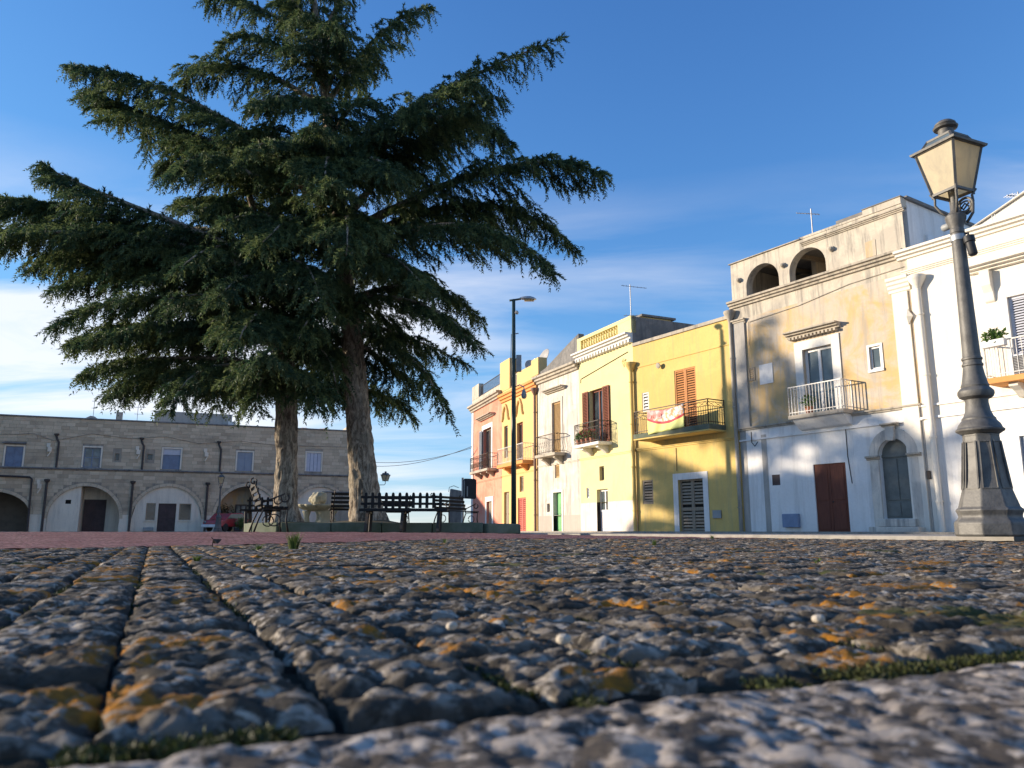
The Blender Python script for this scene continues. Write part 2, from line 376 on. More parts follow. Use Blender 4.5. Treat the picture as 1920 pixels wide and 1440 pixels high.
# ------------------------------------------------------------------ ground
def smooth(a, b, x):
    t = np.clip((np.asarray(x, float)-a)/(b-a), 0, 1); return t*t*(3-2*t)
def g(X, Y): return .07*smooth(6, 13, Y)*smooth(3, -2, X)*(1-smooth(26, 42, Y))
def inpoly(X, Y, poly):
    r = np.zeros(np.shape(X), bool); n = len(poly)
    for i in range(n):
        x0, y0 = poly[i]; x1, y1 = poly[(i+1) % n]
        c = ((y0 > Y) != (y1 > Y)) & (X < (x1-x0)*(Y-y0)/((y1-y0) if y1 != y0 else 1e-9)+x0); r ^= c
    return r
def grid_faces(nx, ny):
    i, j = np.meshgrid(np.arange(nx-1), np.arange(ny-1), indexing='ij'); a = (i*ny+j).ravel()
    return np.stack([a, a+ny, a+ny+1, a+1], 1)
def sheet(name, xs, ys, zf, mat, keep=None, parent=None, smooth_=True):
    X, Y = np.meshgrid(xs, ys, indexing='ij'); Z = zf(X, Y); V = np.stack([X, Y, Z], -1).reshape(-1, 3); Fc = grid_faces(len(xs), len(ys))
    if keep is not None:
        c = V[Fc].mean(1); Fc = Fc[keep(c[:, 0], c[:, 1])]
        u, inv = np.unique(Fc, return_inverse=True); V = V[u]; Fc = inv.reshape(-1, 4)
    return mesh_np(name, V, Fc, mat, parent, smooth_)
far = np.concatenate([[-900, -300, -120, -60], np.arange(-40, 41, 1.5), [60, 120, 300, 900]])
farY = np.concatenate([[-300, -100, -40, -10], np.arange(-4, 46, 1.0), [60, 90, 150, 300, 700, 1800]])
tag(sheet('ground', far, farY, lambda X, Y: g(X, Y)-.045, M['plaza']), kind='structure')

ROWD = np.array([-.416, .909]); PERP = np.array([.909, .416])      # paving rows run towards the far houses
RED = [(-9, -1), (-5, 1.5), (-2.75, 4.2), (-1.85, 5.9), (-.7, 8.0), (2.2, 9.5), (4.5, 10.6), (4.0, 12.4), (1, 12.4), (-2, 12.2), (-7, 13.2), (-14, 12)]
KER = [(8.2, 1.7), (8.98, 2.15), (1.45, 15.2), (.67, 14.75)]
sq = sheet('paved_square', np.arange(-11, 11.1, .25), np.arange(.2, 14.6, .25), lambda X, Y: g(X, Y)-.024, M['soil'])
tag(sq, kind='structure')
def moss_z(X, Y):
    return g(X, Y)-.012+.006*fbm(X*28, Y*28, 0, 5, 4)+.004*vnoise(X*120, Y*120, 0, 9)
sheet('joint_bed', np.arange(-.8, .81, .008), np.arange(.26, 1.5, .008), moss_z, M['soil'], parent=sq)

def stone_mesh(a0, a1, b0, b1, res, tilt, dz, seed, base_z):
    na = max(5, int((a1-a0)/res)+1); nb = max(5, int((b1-b0)/res)+1)
    ua = np.linspace(0, 1, na); ub = np.linspace(0, 1, nb)
    A, B = np.meshgrid(a0+(a1-a0)*ua, b0+(b1-b0)*ub, indexing='ij')
    da = np.minimum(A-a0, a1-A); db = np.minimum(B-b0, b1-B)
    wob = .006*vnoise(A*40, B*40, seed*1.3, 3)
    e = np.minimum(da, db)+wob
    edge = 1-np.clip(e/.018, 0, 1); drop = .007*edge**1.8
    am = 1.0 if res < .02 else .9
    bmp = fbm(A*46, B*40, seed*.7, 11, 2)
    pit = np.maximum(0, vnoise(A*95, B*120, seed, 23)-.05)
    if res < .02:      # tooled top: rows of small worn pads with grooves between them
        w1 = 1.3*vnoise(A*22, B*22, seed, 91); w2 = 1.3*vnoise(A*22, B*22, seed, 92)
        pad = (np.abs(np.sin(math.pi*A/.031+w1))*np.abs(np.sin(math.pi*B/.037+w2)))**.4
    else: pad = .5+.3*bmp
    Z = dz+tilt[0]*(A-(a0+a1)/2)+tilt[1]*(B-(b0+b1)/2)+am*(.0036*bmp-.004*pit+.0062*(pad-.7))-drop
    if res < .008: Z = Z+.0012*vnoise(A*220, B*220, 0, 31)
    # rim of the block goes down into the joint
    AA = A.copy(); BB = B.copy()
    jit = .004
    AA += jit*vnoise(A*30, B*30, seed, 41)*(edge > 0); BB += jit*vnoise(A*30, B*30, seed, 42)*(edge > 0)
    X = AA*ROWD[0]+BB*PERP[0]; Y = AA*ROWD[1]+BB*PERP[1]
    Z = Z+base_z
    V = np.stack([X, Y, Z], -1).reshape(-1, 3); Fc = grid_faces(na, nb)
    ring = np.concatenate([np.arange(nb), np.arange(1, na)*nb+nb-1, (na-1)*nb+np.arange(nb-2, -1, -1), np.arange(na-2, 0, -1)*nb])
    low = V[ring].copy(); low[:, 2] = base_z-.045; o = len(V); k = len(ring)
    V = np.concatenate([V, low]); r2 = o+np.arange(k)
    Fs = np.stack([ring, np.roll(ring, -1), np.roll(r2, -1), r2], 1)
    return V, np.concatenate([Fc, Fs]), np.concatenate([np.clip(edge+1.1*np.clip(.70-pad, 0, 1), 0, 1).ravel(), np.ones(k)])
def build_pavers():
    stones = []; rr = random.Random(3)
    for j in range(-90, 90):
        b0 = .11+.125*j+rr.uniform(-.004, .004); b1 = b0+.125-rr.uniform(.004, .009)
        a = .458+rr.uniform(0, .012) if True else 0
        first = rr.uniform(.06, .14)
        while a < 14:
            ln = first if first else rr.uniform(.095, .145); first = None
            gap = rr.uniform(.004, .010); c = ((a+ln/2)*ROWD+(b0+b1)/2*PERP)
            stones.append((a, a+ln-gap, b0, b1, c[0], c[1])); a += ln
    S = np.array(stones); X, Y = S[:, 4], S[:, 5]
    ok = (Y > .25) & (np.abs(X) < .73*Y+.25) & (Y < 12.3) & ~inpoly(X, Y, RED) & ~inpoly(X, Y, KER)
    ok &= (X*.866+(Y-7.3)*.5-4.45*.866 < .45)
    S = S[ok]; d = np.hypot(S[:, 4], S[:, 5]); S = S[np.argsort(d)]; d = np.sort(d)
    Vs, Fs, Ts, off = [], [], [], 0
    for i, (a0, a1, b0, b1, x, y) in enumerate(S):
        dist = d[i]; res = .0035 if dist < .85 else .006 if dist < 1.5 else .011 if dist < 3.2 else .015 if dist < 5.2 else .03
        V, Fc, E = stone_mesh(a0, a1, b0, b1, res, (rr.uniform(-.022, .022), rr.uniform(-.022, .022)), rr.uniform(-.004, .004), i, float(g(x, y)))
        tn = rr.random()
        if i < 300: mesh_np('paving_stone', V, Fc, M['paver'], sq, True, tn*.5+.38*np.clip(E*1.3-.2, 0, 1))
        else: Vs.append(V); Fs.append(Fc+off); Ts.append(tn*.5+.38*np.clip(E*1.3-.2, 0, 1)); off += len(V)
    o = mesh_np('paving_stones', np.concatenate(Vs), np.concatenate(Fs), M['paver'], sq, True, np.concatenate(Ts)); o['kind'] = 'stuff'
build_pavers()

def build_kerb_stone():
    for (b0, b1, a0, a1) in ((-.62, .93, -.12, .432),):
        A, B = np.meshgrid(np.arange(a0, a1, .0034), np.arange(b0, b1, .0034), indexing='ij')
        e = a1-A+.012*fbm(A*14, B*14, 0, 3, 3); drop = .03*(1-np.clip(e/.05, 0, 1))**2.2
        Z = .004+.0035*fbm(A*14, B*14, 0, 51, 3)-.0035*np.maximum(0, vnoise(A*60, B*60, 0, 52)-.1)-.0035*np.maximum(0, vnoise(A*140, B*140, 0, 53)-.15)-.003*np.maximum(0, vnoise(A*85, B*95, 0, 54)-.1)-drop
        V = np.stack([A*ROWD[0]+B*PERP[0], A*ROWD[1]+B*PERP[1], Z], -1).reshape(-1, 3)
        na, nb = A.shape; Fc = grid_faces(na, nb)
        ring = np.concatenate([np.arange(nb), np.arange(1, na)*nb+nb-1, (na-1)*nb+np.arange(nb-2, -1, -1), np.arange(na-2, 0, -1)*nb])
        low = V[ring].copy(); low[:, 2] = -.06; r2 = len(V)+np.arange(len(ring)); V = np.concatenate([V, low])
        Fc = np.concatenate([Fc, np.stack([ring, np.roll(ring, -1), np.roll(r2, -1), r2], 1)])
        o = mesh_np('kerb_stone', V, Fc, M['kerb'], sq, True, np.zeros(len(V)))
build_kerb_stone()

def build_moss():
    r = np.random.default_rng(21); P = []
    b = r.uniform(-.6, .9, 26000); a = .445+r.normal(0, .010, 26000); k = (vnoise(b*9, b*0, 0, 61)+.6*vnoise(b*27, b*0, 0, 62) > -.1); P.append(np.stack([a[k], b[k]], 1))
    for j in range(-6, 7):
        n = 1500; a = .48+r.random(n)**1.6*2.4; b = .108+.125*j+r.normal(0, .004, n); k = vnoise(a*7, a*0+j*3.1, 0, 71) > .1; P.append(np.stack([a[k], b[k]], 1))
    P = np.concatenate(P); X = P[:, 0]*ROWD[0]+P[:, 1]*PERP[0]; Y = P[:, 0]*ROWD[1]+P[:, 1]*PERP[1]; n = len(P)
    base = np.stack([X, Y, np.full(n, -.012)+.006*r.random(n)], 1); d = unit(r.normal(size=(n, 3))*[.8, .8, .4]+[0, 0, .7]); w = unit(np.cross(d, r.normal(size=(n, 3)))); L = r.uniform(.003, .0065, (n, 1))
    V = np.stack([base-w*.0014, base+w*.0014, base+d*L], 1).reshape(-1, 3); o = mesh_np('moss', V, np.arange(3*n).reshape(-1, 3), M['moss'], sq, False, np.repeat(r.random(n), 3)); o['kind'] = 'stuff'
build_moss()
def red_z(X, Y): return g(X, Y)-.002+.006*vnoise(X*6, Y*6, 0, 2)+.004*vnoise(X*17, Y*17, 0, 4)
tag(sheet('red_paving', np.arange(-14, 6, .07), np.arange(-1, 13.3, .07), red_z, M['red_paving'], lambda x, y: inpoly(x, y, RED) & (np.abs(x) < .8*y+.6)), kind='structure')
def strip_obj(name, poly, z0, z1, mat, kind='structure', parent=None):
    n = len(poly); m = MB(); m.add([(x, y, z0) for x, y in poly]+[(x, y, z1) for x, y in poly], [tuple(range(n))[::-1], tuple(range(n, 2*n))]+[(i, (i+1) % n, (i+1) % n+n, i+n) for i in range(n)])
    o = m.build(name, mat, parent)
    if kind: o['kind'] = kind
    return o
bevel(strip_obj('kerb_strip', KER, -.1, .042, M['concrete']), .012)
strip_obj('street', [(9.4, 2.4), (15.6, 16), (12.0, 22.6), (8.2, 28.4), (5.0, 33.3), (.9, 42.3), (-3.4, 54), (-8, 70), (-14, 70), (-6, 40), (1.2, 15.6)], -.09, -.012, M['pale_paving'])
strip_obj('pavement', [(16.4, 16.8), (12.3, 23.1), (8.55, 29.0), (5.3, 33.9), (1.3, 42.7), (-.8, 48.3), (-2.9, 54.5), (-3.9, 54.3), (-1.8, 48.0), (.3, 42.2), (4.3, 33.3), (7.55, 28.4), (11.3, 22.4), (15.5, 16.1)], -.09, .05, M['concrete'])

# planter island round the cedars
def build_island():
    ring = [(-6.6, 20), (-5.7, 17.0), (-5.05, 15.5), (-4.4, 14.97), (-.55, 14.95), (.05, 15.7), (.05, 20), (-.6, 25), (-4.5, 26.5), (-6.8, 24)]
    t = empty('planter_island', (-3.5, 15, 0)); tag(t, 'low mossy concrete kerb round the earth mound under the two cedars', 'planter')
    inv = Vector((-3.5, 15, 0))
    cx = sum(p[0] for p in ring)/len(ring); cy = sum(p[1] for p in ring)/len(ring)
    n = len(ring)
    for i in range(n):
        p = Vector((*ring[i], 0)); q = Vector((*ring[(i+1) % n], 0)); L = (q-p).length; k = max(1, round(L/1.0))
        for j in range(k):
            a = p.lerp(q, j/k)-inv; b = p.lerp(q, (j+1)/k)-inv; d = (b-a).normalized(); m = MB()
            zb = float(g(a.x-3.5, a.y+15)); z = zb+.08+random.uniform(-.006, .006)
            m.bar(a+d*.006+Vector((0, 0, z)), b-d*.006+Vector((0, 0, z)), .24, .19)
            bevel(m.build('kerb_block', M['concrete_dark'], t), .018)
    xs = np.arange(-9, .4, .16); ys = np.arange(14.8, 26.8, .16)
    def mz(X, Y):
        d1 = np.hypot(X+3.0, Y-16.5); d2 = np.hypot(X+4.6, Y-16.0)
        return g(X, Y)+.10+.06*np.exp(-((X+3.5)**2+(Y-18)**2)/14)+.10*np.exp(-d1**2/.5)+.06*np.exp(-d2**2/.4)+.025*fbm(X*2.2, Y*2.2, 0, 8, 3)
    X, Y = np.meshgrid(xs, ys, indexing='ij'); V = np.stack([X+3.5, Y-15, mz(X, Y)], -1).reshape(-1, 3); Fc = grid_faces(len(xs), len(ys))
    c = V[Fc].mean(1); k = inpoly(c[:, 0]-3.5, c[:, 1]+15, ring); mesh_np('mound', V, Fc[k], M['mound'], t, True)
build_island()

# ------------------------------------------------------------------ cedars
def bez(a, b, c, n):
    t = np.linspace(0, 1, n)[:, None]; a, b, c = map(np.array, (a, b, c)); m = 2*b-.5*(a+c)
    return (1-t)**2*a+2*t*(1-t)*m+t*t*c
def twigs(P, D, Ln, r, nodes=8, per=3):
    n = len(P); T = np.linspace(.08, 1, nodes); dr = r.uniform(.15, .55, n)
    Vs = []; tint = r.random(n)
    for j, t in enumerate(T):
        base = P+D*(Ln*t)[:, None]; base[:, 2] -= dr*Ln*t*t
        tang = D.copy(); tang[:, 2] -= 2*dr*t; tang = unit(tang)
        for k in range(per):
            rad = r.normal(size=(n, 3)); rad -= tang*np.sum(rad*tang, 1, keepdims=True); rad = unit(rad)
            d = unit(tang*.85+rad*r.uniform(.45, .9, (n, 1))); w = unit(np.cross(d, r.normal(size=(n, 3))))
            ln = (r.uniform(.065, .12, n)*(1.1-.35*t))[:, None]; wd = (r.uniform(.0095, .016, n))[:, None]
            Vs.append(np.stack([base-w*wd, base+w*wd, base+d*ln], 1))
    V = np.stack(Vs, 1).reshape(-1, 3); return V, np.repeat(tint, nodes*per*3)
def cedar(name, trunk_pts, trunk_r, boughs, extra, seed, base):
    r = np.random.default_rng(seed); inv = np.array(base)
    t = empty(name, base)
    # trunk: fluted, scaly bark
    tp = np.array(trunk_pts); seg = np.concatenate([[0], np.cumsum(np.linalg.norm(np.diff(tp, axis=0), axis=1))]); H = seg[-1]
    s = np.concatenate([np.linspace(0, 5, 260), np.linspace(5, H, 60)[1:]]); nk = 56
    C = np.stack([np.interp(s, seg, tp[:, i]) for i in range(3)], 1); ker = np.hanning(31); ker /= ker.sum()
    for i in (0, 1): C[15:-15, i] = np.convolve(C[:, i], ker, 'valid')
    R = np.interp(s, [x[0] for x in trunk_r], [x[1] for x in trunk_r])
    th = np.arange(nk)*2*math.pi/nk; S, TH = np.meshgrid(s, th, indexing='ij')
    cx, sy = np.cos(TH), np.sin(TH)
    flare = np.exp(-S/.28)*(.10+.16*np.maximum(0, np.cos(TH*5+.6+seed))*(1+.9*np.cos(TH-.1)))
    rough = .034*np.abs(fbm(cx*5.5, sy*5.5, S*2.6, seed, 3))+.022*vnoise(cx*10, sy*10, S*5, seed+3)+.03*fbm(cx*1.3, sy*1.3, S*.9, seed+5, 2)
    RR = R[:, None]*(1+.0*TH)+flare+rough*np.minimum(1, R[:, None]/.2)
    V = np.stack([C[:, 0:1]+RR*cx, C[:, 1:2]+RR*sy, C[:, 2:3]+0*TH], -1).reshape(-1, 3)-inv
    i, j = np.meshgrid(np.arange(len(s)-1), np.arange(nk), indexing='ij'); a = (i*nk+j).ravel(); b = (i*nk+(j+1) % nk).ravel()
    mesh_np('trunk', V, np.stack([a, b, b+nk, a+nk], 1), M['bark'], t, True)
    allb = [np.array(x) for x in boughs]
    # further boughs all round, mostly towards and away from the camera side
    for (z0, z1, n, l0, l1) in extra:
        for q in range(n):
            z = z0+(z1-z0)*(q+r.random())/n; c = np.array([np.interp(z, tp[:, 2], tp[:, k]) for k in range(3)])
            az = r.choice([-1, 1])*math.pi/2+r.normal(0, .42); L = l0+(l1-l0)*(z-z0)/(z1-z0); L *= r.uniform(.8, 1.15)
            up = r.uniform(-.02, .28); d = np.array([math.cos(az), math.sin(az), 0])
            allb.append(np.array([c, c+d*L*.55+[0, 0, up*L*.6], c+d*L+[0, 0, up*L*.25-.25]]))
    Ps, Ds, Ls = [], [], []
    bm = MB()
    for bo in allb:
        L = np.linalg.norm(bo[2]-bo[1])+np.linalg.norm(bo[1]-bo[0]); n = max(10, int(L*9)); path = bez(*bo, n)
        path += np.cumsum(r.normal(0, .008, (n, 3)), 0)
        bm.tube([tuple(p-inv) for p in path[::3]], list(np.linspace(.016*L+.012, .008, len(path[::3]))), 6)
        tang = unit(np.gradient(path, axis=0))
        for q in range(1, n):
            u = q/(n-1)
            if u < .10: continue
            lat = np.cross(tang[q], [0, 0, 1]); lat /= np.linalg.norm(lat)+1e-6
            for sd_ in (-1, 1):
                if r.random() < .26: continue
                l2 = min(1.55, .40*L*(1-u)*min(1, u*3+.35)+.16)*r.uniform(.6, 1.15)
                ph = r.uniform(.6, 1.15); d2 = tang[q]*math.cos(ph)+lat*sd_*math.sin(ph); d2[2] = d2[2]*.6+r.uniform(-.42, .03)
                d2 /= np.linalg.norm(d2); m = max(2, int(l2/.062)); w = (np.arange(m)+r.random(m)*.8)/m
                p2 = path[q]+d2*(l2*w)[:, None]; p2[:, 2] -= .22*l2*w*w
                lt2 = np.cross(d2, [0, 0, 1]); lt2 /= np.linalg.norm(lt2)+1e-6
                td = d2*r.uniform(.35, 1.0, (m, 1))+lt2*r.normal(0, .55, (m, 1)); td[:, 2] -= np.abs(r.normal(.38, .42, m))
                Ps.append(p2); Ds.append(unit(td)); Ls.append(r.uniform(.15, .42, m)*(1-.25*w))
        # short shoots on the bough itself
        m = n*2; idx = r.integers(1, n, m); td = tang[idx]*.7+r.normal(0, .5, (m, 3)); td[:, 2] += .1
        Ps.append(path[idx]); Ds.append(unit(td)); Ls.append(r.uniform(.1, .2, m))
    P = np.concatenate(Ps); D = np.concatenate(Ds); Ln = np.concatenate(Ls)
    V, tint = twigs(P-inv, D, Ln, r)
    mesh_np('crown', V, np.arange(len(V)).reshape(-1, 3), M['needles'], t, False, tint)
    bm.build('branches', M['bark'], t, True)
    print(name, 'twigs', len(P), 'tris', len(V)//3)
    return t
TRUNK_A = [(-3.04, 16.5, 0.05), (-3.13, 16.5, 0.81), (-3.31, 16.5, 2.3), (-3.56, 16.5, 4.44), (-3.86, 16.5, 6.55), (-4.25, 16.5, 9.18), (-4.64, 16.5, 11.81), (-4.91, 16.5, 13.54), (-5.12, 16.5, 15.19)]
TRUNK_B = [(-4.64, 16.0, 0.02), (-4.67, 16.0, 0.79), (-4.7, 16.0, 1.67), (-4.75, 16.0, 2.68), (-4.87, 16.0, 4.07), (-5.15, 16.0, 5.26), (-5.5, 16.0, 6.36), (-5.83, 16.0, 7.36), (-5.99, 16.0, 7.99)]
BOUGHS_A = [
  ((-4.08, 16.5, 8.11),(-1.93, 15.9, 9.63),(1.04, 15.3, 10.72)),
  ((-4.17, 16.5, 8.51),(-2.27, 15.1, 8.41),(-0.16, 13.9, 8.49)),
  ((-4.35, 16.5, 9.85),(-3.39, 16.9, 11.94),(-2.19, 17.3, 13.06)),
  ((-4.36, 16.5, 10.13),(-3.94, 16.0, 11.04),(-3.75, 15.5, 11.39)),
  ((-4.01, 16.5, 7.72),(-1.93, 15.0, 8.84),(-0.74, 13.9, 8.9)),
  ((-3.88, 16.5, 6.94),(-1.67, 17.0, 9.59),(0.0, 17.1, 9.2)),
  ((-3.81, 16.5, 6.68),(-0.36, 16.0, 8.02),(1.99, 15.5, 7.59)),
  ((-3.76, 16.5, 6.3),(-0.76, 17.1, 7.72),(1.6, 17.5, 6.78)),
  ((-3.72, 16.5, 6.05),(-1.14, 15.5, 6.52),(0.79, 14.5, 5.13)),
  ((-3.63, 16.5, 5.17),(-1.96, 16.9, 5.55),(-0.68, 17.3, 4.77)),
  ((-3.63, 16.5, 5.17),(-1.9, 15.5, 4.75),(-0.8, 14.9, 3.8)),
  ((-3.54, 16.5, 4.44),(-2.19, 16.2, 3.76),(-1.34, 15.7, 2.5)),
  ((-3.55, 16.5, 4.68),(-2.49, 17.4, 4.54),(-1.16, 18.1, 4.06)),
  ((-3.51, 16.5, 4.19),(-2.89, 17.7, 3.85),(-2.5, 18.7, 3.32)),
  ((-4.06, 16.5, 7.72),(-7.33, 16.1, 9.75),(-9.9, 15.7, 10.5)),
  ((-4.02, 16.5, 7.46),(-7.98, 16.8, 9.48),(-10.41, 17.1, 10.61)),
  ((-4.35, 16.5, 9.85),(-6.73, 16.9, 11.15),(-8.11, 17.3, 10.9)),
  ((-4.7, 16.5, 11.38),(-6.17, 16.5, 12.49),(-7.17, 16.3, 12.49)),
  ((-4.54, 16.5, 10.68),(-5.89, 15.9, 11.24),(-6.5, 15.3, 10.59)),
  ((-4.5, 16.5, 10.96),(-4.95, 16.8, 12.31),(-4.76, 17.0, 12.82)),
  ((-3.95, 16.5, 6.94),(-6.8, 17.1, 9.23),(-8.69, 17.7, 8.62)),
  ((-3.95, 16.5, 6.81),(-6.01, 14.9, 7.69),(-6.42, 13.7, 6.75)),
  ((-3.85, 16.5, 6.17),(-6.4, 17.7, 7.85),(-8.56, 18.7, 8.29)),
  ((-4.35, 16.5, 9.72),(-4.76, 15.1, 9.28),(-5.17, 13.9, 8.43)),
  ((-4.17, 16.5, 8.51),(-4.63, 14.7, 7.95),(-5.08, 13.3, 7.04)),
  ((-4.66, 16.5, 11.81),(-5.3, 17.0, 12.9),(-5.86, 17.4, 13.81)),
  ((-4.58, 16.5, 11.52),(-4.05, 16.7, 13.11),(-3.59, 16.9, 13.87)),
  ((-4.05, 16.5, 8.11),(-2.97, 14.7, 7.59),(-2.16, 13.2, 6.51)),
  ((-3.72, 16.5, 5.92),(-2.57, 14.7, 5.51),(-1.52, 13.1, 4.32)),
  ((-3.8, 16.5, 6.55),(-4.27, 14.5, 6.22),(-4.53, 12.9, 5.05)),
  ((-3.61, 16.5, 4.93),(-3.71, 14.7, 4.51),(-3.85, 13.5, 3.45)),
  ((-3.87, 16.5, 6.68),(-3.22, 14.1, 6.16),(-2.82, 12.7, 4.77)),
  ((-4.05, 16.5, 7.98),(-3.64, 14.3, 7.5),(-3.33, 13.0, 6.2)),
]
BOUGHS_B = [
  ((-5.1, 16.0, 5.1),(-7.9, 16.0, 5.6),(-9.9, 15.9, 5.1)),
  ((-5.3, 16.0, 5.7),(-8.7, 16.1, 6.7),(-11.6, 16.2, 6.7)),
  ((-4.95, 16.0, 4.5),(-7.2, 15.2, 4.3),(-8.6, 14.6, 3.7)),
  ((-5.36, 16.0, 5.87),(-8.53, 15.8, 7.21),(-10.23, 15.6, 7.99)),
  ((-5.29, 16.0, 5.62),(-9.86, 16.5, 7.26),(-12.5, 16.9, 7.74)),
  ((-5.22, 16.0, 5.5),(-8.58, 15.4, 6.24),(-10.64, 14.8, 5.66)),
  ((-5.08, 16.0, 5.02),(-8.62, 16.4, 6.26),(-10.85, 16.6, 5.89)),
  ((-4.96, 16.0, 4.54),(-7.65, 15.6, 4.9),(-9.31, 15.2, 4.24)),
  ((-4.88, 16.0, 3.95),(-7.94, 16.8, 4.64),(-10.11, 17.5, 4.44)),
  ((-4.82, 16.0, 3.49),(-7.26, 15.7, 3.71),(-8.75, 15.4, 3.36)),
  ((-4.78, 16.0, 3.26),(-7.41, 16.6, 3.61),(-9.04, 17.1, 3.17)),
  ((-4.8, 16.0, 3.37),(-5.91, 14.9, 3.25),(-6.19, 14.0, 2.26)),
  ((-4.79, 16.0, 3.14),(-6.22, 16.9, 3.55),(-6.92, 17.6, 2.88)),
  ((-5.78, 16.0, 6.98),(-6.45, 16.2, 7.13),(-7.67, 16.5, 7.35)),
  ((-5.5, 16.0, 6.36),(-6.12, 15.7, 6.73),(-6.19, 15.6, 7.4)),
  ((-5.73, 16.0, 7.23),(-5.95, 16.0, 7.87),(-5.95, 16.0, 8.25)),
  ((-5.64, 16.0, 6.73),(-4.83, 15.2, 6.88),(-4.09, 14.6, 6.49)),
  ((-5.08, 16.0, 5.02),(-5.04, 14.2, 4.89),(-5.17, 12.8, 4.04)),
  ((-4.92, 16.0, 4.31),(-4.63, 14.0, 4.09),(-4.57, 12.6, 3.04)),
  ((-4.8, 16.0, 3.37),(-4.76, 14.6, 3.19),(-4.67, 13.6, 2.2)),
  ((-4.8, 16.0, 3.26),(-4.09, 14.8, 3.13),(-3.49, 13.8, 2.28)),
  ((-4.85, 16.0, 3.84),(-3.95, 15.4, 3.81),(-3.33, 14.8, 2.7)),
  ((-4.86, 16.0, 3.95),(-4.33, 16.8, 4.52),(-3.33, 17.4, 3.78)),
  ((-5.22, 16.0, 5.5),(-5.51, 14.5, 5.66),(-5.95, 13.2, 4.76)),
  ((-5.15, 16.0, 5.26),(-4.13, 14.2, 5.22),(-3.32, 12.8, 4.04)),
  ((-5.29, 16.0, 5.74),(-7.32, 17.2, 7.09),(-9.47, 18.2, 7.36)),
]
treeA = cedar('cedar_tree', TRUNK_A, [(0, .34), (.5, .30), (1.5, .265), (3, .24), (5, .20), (9, .12), (13, .05), (15.5, .02)], BOUGHS_A,
              [(4.8, 6.4, 5, 3.6, 3.6), (6.4, 10, 10, 3.4, 2.3), (10, 14.6, 13, 2.1, .7)], 5, (-3.04, 16.5, 0))
tag(treeA, 'tall dark green cedar with the thicker bark-scaled trunk behind the wooden picket bench', 'tree', 'cedars on the square')
treeB = cedar('cedar_tree', TRUNK_B, [(0, .25), (.5, .215), (1.6, .195), (2.1, .225), (2.4, .20), (4, .17), (6, .09), (8.5, .02)], BOUGHS_B,
              [(2.7, 5.2, 10, 3.4, 2.9), (5.2, 7.8, 7, 2.3, .8)], 9, (-4.64, 16.0, 0))
tag(treeB, 'shorter cedar with the thinner knobbly trunk, its boughs reaching to the left edge', 'tree', 'cedars on the square')
# more cedars of the same row stand out of the frame to the left; their shade falls on the houses opposite
for k, (src, x, y, rz, sc, lb) in enumerate(((treeA, -33.5, 36.6, 2.2, 1.12, 'cedar out of view on the left, casting shade on the yellow house'),
                                        (treeB, -36.5, 34.0, .0, 1.65, 'cedar out of view on the left, casting shade on the house with the loggia'),
                                        (treeB, -31.5, 29.5, -1.3, 1.4, 'cedar out of view on the left, casting shade on the cream house'))):
    c = copy_tree(src); c.location = (x, y, 0); c.rotation_euler = (0, 0, rz); c.scale = (sc, sc, sc); c['label'] = lb

# ------------------------------------------------------------------ houses: local x along the front, y inward, z up
def house(name, P0, d, label):
    t = empty(name, (P0[0], P0[1], 0), math.atan2(d[1], d[0])); tag(t, label, 'house', 'houses along the street'); return t
def body(t, x0, x1, z1, depth, mat, roofz=None, front=.32):
    m = MB(); rz = roofz if roofz is not None else z1-.5
    m.box(x0, x1, front, depth, -.1, rz)
    m.box(x0, x0+.28, .003, front-.002, -.1, z1-.003); m.box(x1-.28, x1, .003, front-.002, -.1, z1-.003)
    m.box(x0+.002, x0+.22, front, depth, rz, z1-.01); m.box(x1-.22, x1-.002, front, depth, rz, z1-.01); m.box(x0+.22, x1-.22, depth-.22, depth-.002, rz, z1-.01)
    m.box(x0+.28, x1-.28, .2, front-.002, rz-.4, z1-.003)
    return m.build('side_wall', mat, t)
def front(t, x0, x1, z0, z1, holes, mat, name='wall', y=0.0, depth=.26):
    m = MB(); m.panel(rect(x0, x1, z0, z1), holes, y, depth); return m.build(name, mat, t)
def cornice(t, x0, x1, z, h, out, mat, name='cornice', steps=3):
    prof = [(.0, z)]
    for i in range(steps):
        y = -out*(i+1)/steps; za = z+h*i/steps; zb = z+h*(i+1)/steps; prof += [(y, za+h*.06), (y, zb-h*.03 if i < steps-1 else zb)]
    prof += [(0, z+h)]
    return MB().profx(prof, x0, x1).build(name, mat, t)
def trim(t, x0, x1, z0, z1, w, mat, y0=-.035, y1=.0, name='surround', bottom=False):
    m = MB(); m.box(x0-w, x0, y0, y1-.002, z0, z1+w); m.box(x1, x1+w, y0, y1-.002, z0, z1+w); m.box(x0, x1, y0, y1-.002, z1, z1+w)
    if bottom: m.box(x0-w, x1+w, y0-.03, y1-.002, z0-.09, z0)
    return bevel(m.build(name, mat, t), .008)
